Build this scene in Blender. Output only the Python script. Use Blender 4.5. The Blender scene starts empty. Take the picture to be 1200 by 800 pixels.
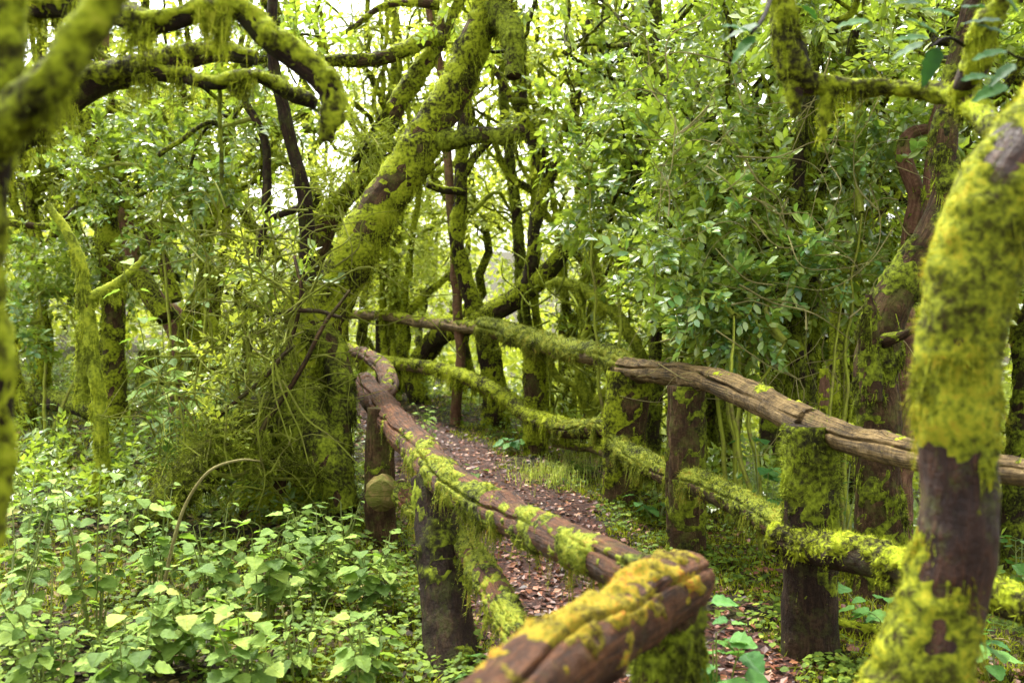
import bpy, math, random
import numpy as np
from mathutils import Matrix, Vector

# ------------------------------------------------------------------ camera, sky, sun, exposure
sc = bpy.context.scene
FPX = 1167.0                      # focal length in pixels of the 1200 px wide photograph
CAMZ = 1.6
PITCH = math.radians(3.9)
cam_d = bpy.data.cameras.new('camera')
cam_d.sensor_width = 36.0
cam_d.lens = 35.0
cam_d.clip_end = 500
cam_d.clip_start = 0.05
cam_d.dof.use_dof = True
cam_d.dof.focus_distance = 5.2
cam_d.dof.aperture_fstop = 2.8
cam = bpy.data.objects.new('camera', cam_d)
sc.collection.objects.link(cam)
cam.location = (0, 0, CAMZ)
cam.rotation_euler = (math.pi / 2 - PITCH, 0, 0)
sc.camera = cam

SUN_EL, SUN_AZ = math.radians(58), math.radians(-28)   # high, beyond the wood and a little to the left
w = bpy.data.worlds.new('World')
sc.world = w
w.use_nodes = True
nt = w.node_tree
nt.nodes.clear()
sky = nt.nodes.new('ShaderNodeTexSky')
sky.sky_type = 'NISHITA'
sky.sun_disc = False
sky.sun_elevation = SUN_EL
sky.sun_rotation = SUN_AZ
sky.air_density = 1.0
sky.dust_density = 4.0
sky.ozone_density = 1.0
hs = nt.nodes.new('ShaderNodeHueSaturation')
hs.inputs['Saturation'].default_value = 0.10           # overcast: nearly white
bg = nt.nodes.new('ShaderNodeBackground')
bg.inputs['Strength'].default_value = 0.14
wo = nt.nodes.new('ShaderNodeOutputWorld')
nt.links.new(sky.outputs[0], hs.inputs['Color'])
nt.links.new(hs.outputs[0], bg.inputs['Color'])
nt.links.new(bg.outputs[0], wo.inputs['Surface'])
sun_d = bpy.data.lights.new('sun', 'SUN')
sun_d.energy = 1.5
sun_d.angle = math.radians(11)
sun_d.color = (1.0, 0.96, 0.86)
sun = bpy.data.objects.new('sun', sun_d)
sc.collection.objects.link(sun)
sd = Vector((math.sin(SUN_AZ) * math.cos(SUN_EL), math.cos(SUN_AZ) * math.cos(SUN_EL), math.sin(SUN_EL)))
sun.rotation_euler = sd.to_track_quat('Z', 'Y').to_euler()
sun.location = (0, 0, 20)
sc.view_settings.view_transform = 'Standard'
sc.view_settings.look = 'None'
sc.view_settings.gamma = 1
sc.view_settings.use_curve_mapping = False
sc.view_settings.exposure = 2.75
sc.cycles.max_bounces = 7
sc.cycles.diffuse_bounces = 3
sc.cycles.transmission_bounces = 4
sc.cycles.use_denoising = True

# ------------------------------------------------------------------ helpers
rng = np.random.default_rng(7)
CP, SP = math.cos(PITCH), math.sin(PITCH)
FW = np.array([0, CP, -SP])
UP = np.array([0, SP, CP])


def P(px, py, d):
    """the point seen at this pixel of the photograph, d metres in front of the lens"""
    return np.array([0, 0, CAMZ]) + d * (FW + np.array([1.0, 0, 0]) * (px - 600) / FPX + UP * (400 - py) / FPX)


def hsh(ix, iy, iz, s):
    h = (ix * 374761393 + iy * 668265263 + iz * 2147483647 + s * 974634777) & 0xFFFFFFFF
    h = ((h ^ (h >> 13)) * 1274126177) & 0xFFFFFFFF
    h = (h ^ (h >> 16)) & 0xFFFFFFFF
    return h / 4294967295.0


def vn(p, s=0):
    """value noise 0..1 on an array of points"""
    p = np.asarray(p, float)
    i = np.floor(p).astype(np.int64)
    f = p - i
    f = f * f * (3 - 2 * f)
    r = 0
    for a in (0, 1):
        wa = f[..., 0] if a else 1 - f[..., 0]
        for b in (0, 1):
            wb = f[..., 1] if b else 1 - f[..., 1]
            for c in (0, 1):
                wc = f[..., 2] if c else 1 - f[..., 2]
                r = r + wa * wb * wc * hsh(i[..., 0] + a, i[..., 1] + b, i[..., 2] + c, s)
    return r


def fbm(p, s=0, o=3):
    r, a, t = 0, 1, 0
    p = np.asarray(p, float)
    for k in range(o):
        r = r + a * vn(p * (2 ** k), s + k * 17)
        t += a
        a *= .5
    return r / t


FENCE_Y = np.array([-5, 1.5, 2.9, 4.2, 5.57, 6.9, 8.9, 10.0, 12.8, 14.5, 18.0, 60])
FENCE_X = np.array([2.6, 1.9, 1.6, 1.27, 1.0, .78, .2, -.1, -1.7, -3.6, -7.5, -30])


def gz(x, y):
    """height of the forest floor"""
    x = np.asarray(x, float)
    y = np.asarray(y, float)
    s = x - np.interp(y, FENCE_Y, FENCE_X)
    drop = np.clip(s - 0.9, 0, None)
    z = -2.6 * (1 - np.exp(-drop * 0.20))
    left = np.clip(-x - 1.5, 0, None)
    z = z + 0.035 * left
    p = np.stack([x, y, 0 * x], -1)
    z = z + 0.10 * (fbm(p * .9, 3) - .5) + 0.035 * (fbm(p * 7, 5) - .5)
    far = np.clip(np.hypot(x, y) - 30, 0, None)
    return z + far * 0.05


def G(px, py):
    """where the ray through a pixel meets the floor"""
    o = np.array([0, 0, CAMZ])
    v = P(px, py, 1.0) - o
    t = 1.0
    while t < 80:
        q = o + v * t
        if q[2] <= gz(q[0], q[1]):
            return q
        t += 0.02
    return o + v * 80


COL = sc.collection


def tag(o, label=None, cat=None, group=None, kind=None):
    if label: o['label'] = label
    if cat: o['category'] = cat
    if group: o['group'] = group
    if kind: o['kind'] = kind
    return o


def empty(name, loc, label, cat, group=None):
    o = bpy.data.objects.new(name, None)
    o.empty_display_size = .1
    o.location = [float(a) for a in loc]
    COL.objects.link(o)
    return tag(o, label, cat, group)


def root_loc(parent):
    while parent.parent: parent = parent.parent
    return np.array(parent.location)


def mesh_obj(name, V, quads=None, tris=None, mat=None, parent=None, uv=None, rnd=None, kind=None, smooth=True, label=None):
    """one mesh object; V in world space, made local to the thing it belongs to"""
    V = np.asarray(V, float)
    off = root_loc(parent) if parent else np.zeros(3)
    q = np.zeros((0, 4), int) if quads is None else np.asarray(quads, int)
    t = np.zeros((0, 3), int) if tris is None else np.asarray(tris, int)
    me = bpy.data.meshes.new(name)
    me.vertices.add(len(V))
    me.vertices.foreach_set('co', (V - off).astype(np.float32).ravel())
    loops = np.concatenate([q.ravel(), t.ravel()]).astype(np.int32)
    me.loops.add(len(loops))
    me.loops.foreach_set('vertex_index', loops)
    tot = np.concatenate([np.full(len(q), 4), np.full(len(t), 3)]).astype(np.int32)
    st = (np.cumsum(tot) - tot).astype(np.int32)
    me.polygons.add(len(tot))
    me.polygons.foreach_set('loop_start', st)
    me.polygons.foreach_set('use_smooth', np.full(len(tot), smooth))
    if uv is not None:
        l = me.uv_layers.new(name='UVMap')
        l.data.foreach_set('uv', np.asarray(uv)[loops].astype(np.float32).ravel())
    if rnd is not None:
        a = me.attributes.new('rnd', 'FLOAT', 'POINT')
        a.data.foreach_set('value', np.asarray(rnd, np.float32))
    me.update(calc_edges=True)
    if mat: me.materials.append(mat)
    o = bpy.data.objects.new(name, me)
    COL.objects.link(o)
    if parent: o.parent = parent
    if kind: o['kind'] = kind
    if label: o['label'] = label
    return o


# ------------------------------------------------------------------ materials
def new_mat(name):
    m = bpy.data.materials.new(name)
    m.use_nodes = True
    n = m.node_tree
    n.nodes.clear()
    out = n.nodes.new('ShaderNodeOutputMaterial')
    return m, n, out


def ramp(n, cols):
    r = n.nodes.new('ShaderNodeValToRGB')
    e = r.color_ramp.elements
    while len(e) > 1: e.remove(e[0])
    e[0].position = cols[0][0]
    e[0].color = (*cols[0][1], 1)
    for p_, c in cols[1:]:
        x = e.new(p_)
        x.color = (*c, 1)
    return r


def noise(n, scale, detail=4, rough=.6, vec=None, dist=0):
    t = n.nodes.new('ShaderNodeTexNoise')
    t.inputs['Scale'].default_value = scale
    t.inputs['Detail'].default_value = detail
    t.inputs['Roughness'].default_value = rough
    t.inputs['Distortion'].default_value = dist
    if vec is None:
        g = n.nodes.new('ShaderNodeNewGeometry')
        vec = g.outputs['Position']
    n.links.new(vec, t.inputs['Vector'])
    return t


def math_n(n, op, a, b):
    m = n.nodes.new('ShaderNodeMath')
    m.operation = op
    for i, v in enumerate((a, b)):
        if hasattr(v, 'links'): n.links.new(v, m.inputs[i])
        else: m.inputs[i].default_value = v
    return m.outputs[0]


def leaf_mat(name, cols, rough=.42, trans=.35, tcol=(.30, .45, .03), spec=.5, veins=False, obj_random=False):
    m, n, out = new_mat(name)
    at = n.nodes.new('ShaderNodeAttribute')
    at.attribute_name = 'rnd'
    f = at.outputs['Fac']
    if obj_random:
        oi = n.nodes.new('ShaderNodeObjectInfo')
        f = oi.outputs['Random']
    r = ramp(n, cols)
    n.links.new(f, r.inputs[0])
    col = r.outputs[0]
    pb = n.nodes.new('ShaderNodeBsdfPrincipled')
    pb.inputs['Roughness'].default_value = rough
    pb.inputs['Specular IOR Level'].default_value = spec
    if veins:
        uvn = n.nodes.new('ShaderNodeUVMap')
        sx = n.nodes.new('ShaderNodeSeparateXYZ')
        n.links.new(uvn.outputs[0], sx.inputs[0])
        ay = math_n(n, 'ABSOLUTE', sx.outputs['Y'], 0)
        v = math_n(n, 'SUBTRACT', sx.outputs['X'], ay)
        v = math_n(n, 'SINE', math_n(n, 'MULTIPLY', v, 48.0), 0)
        v = math_n(n, 'POWER', math_n(n, 'ABSOLUTE', v, 0), .35)
        rib = n.nodes.new('ShaderNodeMapRange')
        rib.inputs['From Max'].default_value = .03
        n.links.new(ay, rib.inputs['Value'])
        v = math_n(n, 'MULTIPLY', v, rib.outputs[0])
        bp = n.nodes.new('ShaderNodeBump')
        bp.inputs['Strength'].default_value = .6
        bp.inputs['Distance'].default_value = .004
        n.links.new(v, bp.inputs['Height'])
        n.links.new(bp.outputs[0], pb.inputs['Normal'])
        mx = n.nodes.new('ShaderNodeMix')
        mx.data_type = 'RGBA'
        mx.blend_type = 'MULTIPLY'
        inv = math_n(n, 'MULTIPLY', math_n(n, 'SUBTRACT', 1.0, v), .5)
        n.links.new(inv, mx.inputs['Factor'])
        n.links.new(col, mx.inputs['A'])
        mx.inputs['B'].default_value = (1.5, 1.35, .9, 1)
        col = mx.outputs['Result']
    nz = noise(n, 35, 2)
    mm = n.nodes.new('ShaderNodeMix')
    mm.data_type = 'RGBA'
    mm.blend_type = 'MULTIPLY'
    mm.inputs['Factor'].default_value = .5
    rr = ramp(n, [(.3, (.55, .6, .5)), (.65, (1.25, 1.2, 1.1))])
    n.links.new(nz.outputs[0], rr.inputs[0])
    n.links.new(col, mm.inputs['A'])
    n.links.new(rr.outputs[0], mm.inputs['B'])
    col = mm.outputs['Result']
    n.links.new(col, pb.inputs['Base Color'])
    tr = n.nodes.new('ShaderNodeBsdfTranslucent')
    tm = n.nodes.new('ShaderNodeMix')
    tm.data_type = 'RGBA'
    tm.inputs['Factor'].default_value = .6
    n.links.new(col, tm.inputs['A'])
    tm.inputs['B'].default_value = (*tcol, 1)
    n.links.new(tm.outputs['Result'], tr.inputs['Color'])
    ms = n.nodes.new('ShaderNodeMixShader')
    ms.inputs[0].default_value = trans
    n.links.new(pb.outputs[0], ms.inputs[1])
    n.links.new(tr.outputs[0], ms.inputs[2])
    n.links.new(ms.outputs[0], out.inputs[0])
    return m


def moss_mat(name, cols, scale=5.0, trans=.3, sat=1.0):
    m, n, out = new_mat(name)
    at = n.nodes.new('ShaderNodeAttribute')
    at.attribute_name = 'rnd'
    nz = noise(n, scale, 4, .65)
    nz2 = noise(n, scale * 9, 2, .6)
    v = math_n(n, 'ADD', math_n(n, 'MULTIPLY', at.outputs['Fac'], .35), math_n(n, 'MULTIPLY', math_n(n, 'SUBTRACT', nz.outputs[0], .5), 1.25))
    v = math_n(n, 'ADD', v, math_n(n, 'MULTIPLY', math_n(n, 'SUBTRACT', nz2.outputs[0], .5), 1.0))
    v = math_n(n, 'ADD', v, .375)
    r = ramp(n, cols)
    n.links.new(v, r.inputs[0])
    d = n.nodes.new('ShaderNodeBsdfPrincipled')
    d.inputs['Roughness'].default_value = .85
    d.inputs['Specular IOR Level'].default_value = .15
    n.links.new(r.outputs[0], d.inputs['Base Color'])
    bp = n.nodes.new('ShaderNodeBump')
    bp.inputs['Strength'].default_value = .7
    bp.inputs['Distance'].default_value = .01
    nb = noise(n, 160, 3, .7)
    n.links.new(nb.outputs[0], bp.inputs['Height'])
    n.links.new(bp.outputs[0], d.inputs['Normal'])
    tr = n.nodes.new('ShaderNodeBsdfTranslucent')
    n.links.new(r.outputs[0], tr.inputs['Color'])
    ms = n.nodes.new('ShaderNodeMixShader')
    ms.inputs[0].default_value = trans
    n.links.new(d.outputs[0], ms.inputs[1])
    n.links.new(tr.outputs[0], ms.inputs[2])
    n.links.new(ms.outputs[0], out.inputs[0])
    return m


def bark_mat(name, cols, green=.35, gcol=(.10, .12, .015), rough=.8, grain=1.0, vscale=6.0, spec=.10, bump=.02):
    """UV.x runs round the log (0..1), UV.y along it in metres"""
    m, n, out = new_mat(name)
    uvn = n.nodes.new('ShaderNodeUVMap')
    mp = n.nodes.new('ShaderNodeMapping')
    mp.inputs['Scale'].default_value = (9 * grain, vscale, 1)
    n.links.new(uvn.outputs[0], mp.inputs[0])
    gr = noise(n, 1.6, 6, .7, vec=mp.outputs[0], dist=.6)
    big = noise(n, 7, 4, .6)
    fine = noise(n, 55, 4, .7)
    v = math_n(n, 'ADD', math_n(n, 'MULTIPLY', gr.outputs[0], .5), math_n(n, 'MULTIPLY', big.outputs[0], .28))
    v = math_n(n, 'ADD', v, math_n(n, 'MULTIPLY', fine.outputs[0], .22))
    v = math_n(n, 'ADD', math_n(n, 'MULTIPLY', math_n(n, 'SUBTRACT', v, .5), 2.1), .5)
    r = ramp(n, cols)
    n.links.new(v, r.inputs[0])
    g = noise(n, 9, 8, .78)
    mk = n.nodes.new('ShaderNodeMapRange')
    mk.inputs['From Min'].default_value = .62 - green * .35
    mk.inputs['From Max'].default_value = .70 - green * .25
    n.links.new(g.outputs[0], mk.inputs['Value'])
    mx = n.nodes.new('ShaderNodeMix')
    mx.data_type = 'RGBA'
    n.links.new(math_n(n, 'MULTIPLY', mk.outputs[0], min(1, green * 1.6)), mx.inputs['Factor'])
    n.links.new(r.outputs[0], mx.inputs['A'])
    mx.inputs['B'].default_value = (*gcol, 1)
    d = n.nodes.new('ShaderNodeBsdfPrincipled')
    d.inputs['Roughness'].default_value = rough
    d.inputs['Specular IOR Level'].default_value = spec
    n.links.new(mx.outputs['Result'], d.inputs['Base Color'])
    bp = n.nodes.new('ShaderNodeBump')
    bp.inputs['Strength'].default_value = 1.0
    bp.inputs['Distance'].default_value = bump * 1.3
    n.links.new(v, bp.inputs['Height'])
    n.links.new(bp.outputs[0], d.inputs['Normal'])
    n.links.new(d.outputs[0], out.inputs[0])
    return m


M = {}
YEL = (.32, .36, .04)
M['moss'] = moss_mat('moss_green', [(.28, (0.0180, 0.0156, 0.0036)), (.40, (0.0698, 0.0735, 0.0054)), (.52, (0.1806, 0.2163, 0.0090)), (.66, (0.3037, 0.3634, 0.0135)), (.85, (0.3776, 0.3980, 0.0270))])
M['moss_bright'] = moss_mat('moss_yellow', [(.26, (0.0203, 0.0192, 0.0064)), (.40, (0.0696, 0.0832, 0.0096)), (.54, (0.1624, 0.1984, 0.0160)), (.70, (0.2436, 0.2688, 0.0240)), (.88, (0.2436, 0.1600, 0.0240))], 9)
M['moss_gold'] = moss_mat('moss_gold', [(.22, (0.0340, 0.0108, 0.0045)), (.36, (0.0884, 0.0600, 0.0090)), (.50, (0.2040, 0.1800, 0.0135)), (.64, (0.3128, 0.2280, 0.0162)), (.80, (0.3400, 0.1440, 0.0180)), (.95, (0.2040, 0.0600, 0.0135))], 11)
M['moss_near'] = moss_mat('moss_mixed', [(.18, (0.0284, 0.0161, 0.0048)), (.34, (0.0648, 0.0685, 0.0064)), (.50, (0.1782, 0.2096, 0.0112)), (.64, (0.3078, 0.3224, 0.0176)), (.80, (0.3726, 0.3224, 0.0200)), (.95, (0.2754, 0.1451, 0.0200))], 6.5)
M['moss_dark'] = moss_mat('moss_olive', [(.28, (0.0170, 0.0152, 0.0040)), (.44, (0.0553, 0.0617, 0.0060)), (.60, (0.1445, 0.1805, 0.0100)), (.85, (0.2805, 0.3420, 0.0200))])
M['moss_pale'] = moss_mat('moss_pale', [(.28, (.10, .12, .01)), (.5, (.24, .29, .02)), (.75, (.42, .46, .03))])
M['bark'] = bark_mat('bark_brown', [(.15, (.006, .003, .0015)), (.5, (.040, .022, .009)), (.85, (.15, .090, .038))], .4, (.07, .08, .012))
M['bark_dark'] = bark_mat('bark_dark', [(.15, (.004, .002, .001)), (.5, (.018, .010, .005)), (.85, (.065, .038, .018))], .35, (.05, .06, .01), rough=.75)
M['bark_red'] = bark_mat('bark_red', [(.2, (.030, .014, .008)), (.5, (.12, .06, .032)), (.8, (.26, .15, .085))], .35)
M['bark_wet'] = bark_mat('bark_wet', [(.15, (0.0040, 0.0015, 0.0007)), (.5, (0.0240, 0.0090, 0.0039)), (.85, (0.0900, 0.0360, 0.0156))], .25, rough=.5, spec=.22, bump=.012)
M['wood_grey'] = bark_mat('wood_weathered', [(.2, (.008, .005, .002)), (.42, (.055, .035, .013)), (.62, (.20, .135, .052)), (.9, (.44, .33, .16))], .15, (.16, .17, .03), grain=1.6, vscale=2.2, rough=.6, bump=.022)
M['wood_brown'] = bark_mat('wood_brown', [(.15, (0.0043, 0.0018, 0.0006)), (.42, (0.0317, 0.0108, 0.0033)), (.62, (0.1080, 0.0396, 0.0121)), (.95, (0.2592, 0.1260, 0.0495))], .2, (.15, .12, .012), grain=1.5, vscale=3.0, rough=.6, spec=.15, bump=.018)
M['cut_wood'] = bark_mat('wood_cut', [(.15, (.06, .035, .012)), (.5, (.22, .15, .05)), (.85, (.42, .33, .15))], .5, grain=.6, vscale=20)
M['twig'] = bark_mat('twig_brown', [(.2, (.06, .045, .015)), (.6, (.22, .19, .06)), (.9, (.38, .33, .12))], .75, (.26, .30, .03))
M['twig_pale'] = bark_mat('twig_pale', [(.3, (.22, .18, .06)), (.6, (.42, .38, .14)), (.8, (.55, .52, .25))], .2)
M['stem'] = leaf_mat('green_stem', [(0, (.16, .20, .04)), (1, (.24, .26, .08))], trans=.1)
M['laurel'] = leaf_mat('laurel_leaf', [(0, (.030, .070, .014)), (.3, (.085, .155, .020)), (.65, (.20, .29, .03)), (1, (.38, .44, .07))], .30, .38, (.33, .44, .025), .7)
M['laurel_one'] = leaf_mat('laurel_leaf_near', [(0, (.04, .12, .028)), (.4, (.09, .21, .045)), (.75, (.21, .34, .08)), (1, (.38, .48, .17))], .28, .32, (.28, .42, .03), .75, obj_random=True)
M['lime'] = leaf_mat('lime_leaf', [(0, (.10, .15, .015)), (.4, (.25, .33, .030)), (.8, (.42, .50, .055)), (1, (.55, .58, .10))], .38, .45, (.50, .54, .04), .6)
M['heath'] = leaf_mat('heath_needle', [(0, (.10, .14, .015)), (.5, (.24, .30, .025)), (1, (.40, .44, .05))], .6, .4, (.4, .46, .04), .2)
M['herb'] = leaf_mat('herb_leaf', [(0, (.06, .12, .018)), (.4, (.13, .22, .035)), (.8, (.22, .33, .055)), (.985, (.30, .41, .08)), (1, (.30, .27, .07))], .6, .35, (.24, .40, .03), .2, veins=True, obj_random=True)
M['herb_dark'] = leaf_mat('broad_leaf', [(0, (.03, .11, .02)), (.5, (.07, .19, .035)), (1, (.14, .29, .06))], .5, .3, (.15, .36, .03), .25, veins=True, obj_random=True)
M['cover'] = leaf_mat('cover_leaf', [(0, (.022, .038, .006)), (.4, (.065, .11, .010)), (.8, (.14, .21, .018)), (1, (.27, .31, .03))], .65, .3, (.2, .3, .02), .15)
M['grass'] = leaf_mat('grass_blade', [(0, (.16, .18, .03)), (.5, (.26, .34, .04)), (1, (.46, .46, .12))], .5, .4, (.4, .5, .05), .3)
M['twig_leaf'] = leaf_mat('dark_glossy_leaf', [(0, (.010, .035, .008)), (.5, (.02, .07, .012)), (1, (.04, .11, .02))], .6, .2, (.06, .18, .02), .12, obj_random=True)
M['litter_dark'] = leaf_mat('rotting_leaf', [(0, (.018, .012, .006)), (.4, (.055, .036, .015)), (.75, (.12, .085, .03)), (.95, (.24, .19, .07)), (1, (.30, .25, .10))], .65, .10, (.2, .15, .05), .12)
M['litter'] = leaf_mat('dead_leaf', [(0, (0.0153, 0.0064, 0.0040)), (.4, (0.0638, 0.0192, 0.0096)), (.70, (0.1445, 0.0496, 0.0240)), (.93, (0.2210, 0.0960, 0.0440)), (.985, (0.3230, 0.2080, 0.1280)), (1, (0.4080, 0.2880, 0.2080))], .5, .08, (.3, .15, .05), .25)

m, n, out = new_mat('forest_soil')
d = n.nodes.new('ShaderNodeBsdfPrincipled')
d.inputs['Roughness'].default_value = .85
a = noise(n, 14, 6, .75)
r = ramp(n, [(.38, (.008, .007, .004)), (.5, (.028, .024, .010)), (.6, (.07, .065, .018)), (.72, (.12, .13, .025))])
n.links.new(a.outputs[0], r.inputs[0])
n.links.new(r.outputs[0], d.inputs['Base Color'])
b = noise(n, 60, 4, .7)
bp = n.nodes.new('ShaderNodeBump'); bp.inputs['Distance'].default_value = .03
n.links.new(b.outputs[0], bp.inputs['Height']); n.links.new(bp.outputs[0], d.inputs['Normal'])
n.links.new(d.outputs[0], out.inputs[0])
d.inputs['Specular IOR Level'].default_value = .1
M['soil'] = m
m, n, out = new_mat('path_earth')
d = n.nodes.new('ShaderNodeBsdfPrincipled')
d.inputs['Roughness'].default_value = .6
a = noise(n, 22, 6, .75)
r = ramp(n, [(.38, (.010, .004, .003)), (.5, (.032, .011, .006)), (.62, (.085, .030, .016)), (.75, (.14, .058, .034))])
n.links.new(a.outputs[0], r.inputs[0])
n.links.new(r.outputs[0], d.inputs['Base Color'])
b = noise(n, 80, 4, .7)
bp = n.nodes.new('ShaderNodeBump'); bp.inputs['Distance'].default_value = .02
n.links.new(b.outputs[0], bp.inputs['Height']); n.links.new(bp.outputs[0], d.inputs['Normal'])
n.links.new(d.outputs[0], out.inputs[0])
d.inputs['Specular IOR Level'].default_value = .15
M['path'] = m


# ------------------------------------------------------------------ logs, trunks, moss
def norm(v):
    return v / (np.linalg.norm(v, axis=-1, keepdims=True) + 1e-9)


def spline(pts, rad, step):
    pts = np.asarray(pts, float)
    rad = np.asarray(rad, float)
    n_ = len(pts)
    e = np.vstack([2 * pts[0] - pts[1], pts, 2 * pts[-1] - pts[-2]])
    re = np.concatenate([[rad[0]], rad, [rad[-1]]])
    oP, oR = [], []
    for i in range(n_ - 1):
        k = max(2, int(math.ceil(np.linalg.norm(pts[i + 1] - pts[i]) / step)))
        t = np.linspace(0, 1, k, endpoint=False)[:, None]
        a, b, c, d_ = e[i], e[i + 1], e[i + 2], e[i + 3]
        oP.append(.5 * (2 * b + (c - a) * t + (2 * a - 5 * b + 4 * c - d_) * t ** 2 + (3 * b - a - 3 * c + d_) * t ** 3))
        tt = t[:, 0] * t[:, 0] * (3 - 2 * t[:, 0])
        oR.append(re[i + 1] * (1 - tt) + re[i + 2] * tt)
    oP.append(pts[-1:])
    oR.append(rad[-1:])
    return np.vstack(oP), np.concatenate(oR)


class Tube: pass


def tube(pts, rad, nseg=16, step=.05, rough=.12, seed=0, crack=None, wob=.0, knots=0):
    C, R = spline(pts, rad, step)
    if wob:
        k = np.linspace(0, len(C) * step, len(C))
        e = np.minimum(1, np.minimum(np.arange(len(C)), np.arange(len(C))[::-1]) / 6.0)
        C = C + wob * e[:, None] * np.stack([fbm(np.stack([k * 2.2, k * 0 + 7 * i, k * 0 + seed], -1), i) - .5 for i in range(3)], -1) * 2
    T_ = norm(np.gradient(C, axis=0))
    up = np.array([0, 0, 1.0]) if abs(T_[0][2]) < .8 else np.array([0, 1.0, 0])
    n0 = norm(np.cross(T_[0], np.cross(up, T_[0])))
    Ns = [n0]
    for i in range(1, len(C)):
        v = Ns[-1] - T_[i] * np.dot(Ns[-1], T_[i])
        Ns.append(norm(v))
    Ns = np.array(Ns)
    B = np.cross(T_, Ns)
    th = np.linspace(0, 2 * math.pi, nseg, endpoint=False)
    dirs = Ns[:, None, :] * np.cos(th)[None, :, None] + B[:, None, :] * np.sin(th)[None, :, None]
    rr = R[:, None] * np.ones(nseg)[None]
    S = C[:, None, :] + dirs * rr[..., None]
    rm = max(R.mean(), .01)
    fine_r = 1.0
    if rough:
        a1 = fbm(S / (rm * 1.9), seed, 3) - .5
        a2 = fbm(S / (rm * .45), seed + 5, 3) - .5
        rr = rr * (1 + rough * 2.0 * a1 + rough * 1.1 * a2)
    if crack is not None:
        L = np.cumsum(np.r_[0, np.linalg.norm(np.diff(C, axis=0), axis=1)])
        for th0, w_, dep in crack:
            tt = th0 + .25 * np.sin(L * 3 + th0) + .5 * (fbm(np.stack([L * 4, L * 0, L * 0], -1), seed) - .5)
            dd = np.abs((th[None] - tt[:, None] + math.pi) % (2 * math.pi) - math.pi)
            fade = np.clip(fbm(np.stack([L * 1.7, L * 0 + 3, L * 0], -1), seed + 9) * 3 - .7, 0, 1)
            rr = rr * (1 - dep * fade[:, None] * np.exp(-(dd / w_) ** 2))
    if knots:
        rk = np.random.default_rng(seed + 500)
        for q_ in range(knots):
            c_ = C[rk.integers(2, len(C) - 2)]
            th_ = rk.integers(0, nseg)
            ci = np.argmin(np.linalg.norm(C - c_, axis=1))
            kp = S[ci, th_]
            dk = np.linalg.norm(S - kp, axis=-1) / (rm * (.35 + .3 * rk.random()))
            rr = rr * (1 + (.16 + .16 * rk.random()) * np.exp(-dk ** 2) - .25 * np.exp(-(dk * 3) ** 2))
    S = C[:, None, :] + dirs * rr[..., None]
    o = Tube()
    o.C, o.R, o.S, o.D, o.T = C, R, S, dirs, T_
    o.n, o.m, o.th = len(C), nseg, th
    o.L = np.cumsum(np.r_[0, np.linalg.norm(np.diff(C, axis=0), axis=1)])
    return o


def grid_faces(n_, m_, off=0):
    i = np.arange(n_ - 1)[:, None]
    j = np.arange(m_)[None]
    j2 = (j + 1) % m_
    return np.stack([i * m_ + j + 0 * j2, i * m_ + j2, (i + 1) * m_ + j2, (i + 1) * m_ + j + 0 * j2], -1).reshape(-1, 4) + off


def tube_geo(t, cap=True):
    """verts, quads, tris, uv of a tube (duplicate seam column so the grain closes)"""
    n_, m_ = t.n, t.m
    S = np.concatenate([t.S, t.S[:, :1]], 1)
    V = S.reshape(-1, 3)
    u = np.linspace(0, 1, m_ + 1)[None] * np.ones(n_)[:, None]
    # fold u so both seam ends meet
    u = 1 - np.abs(2 * u - 1)
    uv = np.stack([u, t.L[:, None] * np.ones(m_ + 1)[None]], -1).reshape(-1, 2)
    M1 = m_ + 1
    i = np.arange(n_ - 1)[:, None]
    j = np.arange(m_)[None]
    q = np.stack([i * M1 + j, i * M1 + j + 1, (i + 1) * M1 + j + 1, (i + 1) * M1 + j], -1).reshape(-1, 4)
    tr = []
    if cap:
        for e, s in ((0, -1), (n_ - 1, 1)):
            c = len(V)
            ce = t.C[e] - s * t.T[e] * t.R[e] * .06
            V = np.vstack([V, ce])
            uv = np.vstack([uv, [[.5, t.L[e]]]])
            a = e * M1 + np.arange(m_)
            b_ = a + 1
            f = np.stack([a, b_, np.full(m_, c)], -1)
            if s < 0: f = f[:, ::-1]
            tr.append(f)
    return V, q, (np.vstack(tr) if tr else None), uv


def log_obj(name, t, mat, parent, label=None, kind=None):
    V, q, tr, uv = tube_geo(t)
    return mesh_obj(name, V, q, tr, mat, parent, uv=uv, kind=kind, label=label)


def strands(base, direc, width, length, seed=0):
    """thin pointed blades; one triangle each"""
    r_ = np.random.default_rng(seed)
    k = len(base)
    side = norm(np.cross(direc, r_.normal(size=(k, 3))))
    w_ = (width * (.6 + .8 * r_.random(k)))[:, None] if np.ndim(width) == 0 else width[:, None]
    a = base + side * w_ * .5
    b_ = base - side * w_ * .5
    tip = base + direc * length[:, None]
    V = np.stack([a, b_, tip], 1).reshape(-1, 3)
    f = np.arange(3 * k).reshape(-1, 3)
    rnd = np.repeat(r_.random(k), 3)
    return V, f, rnd


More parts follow.
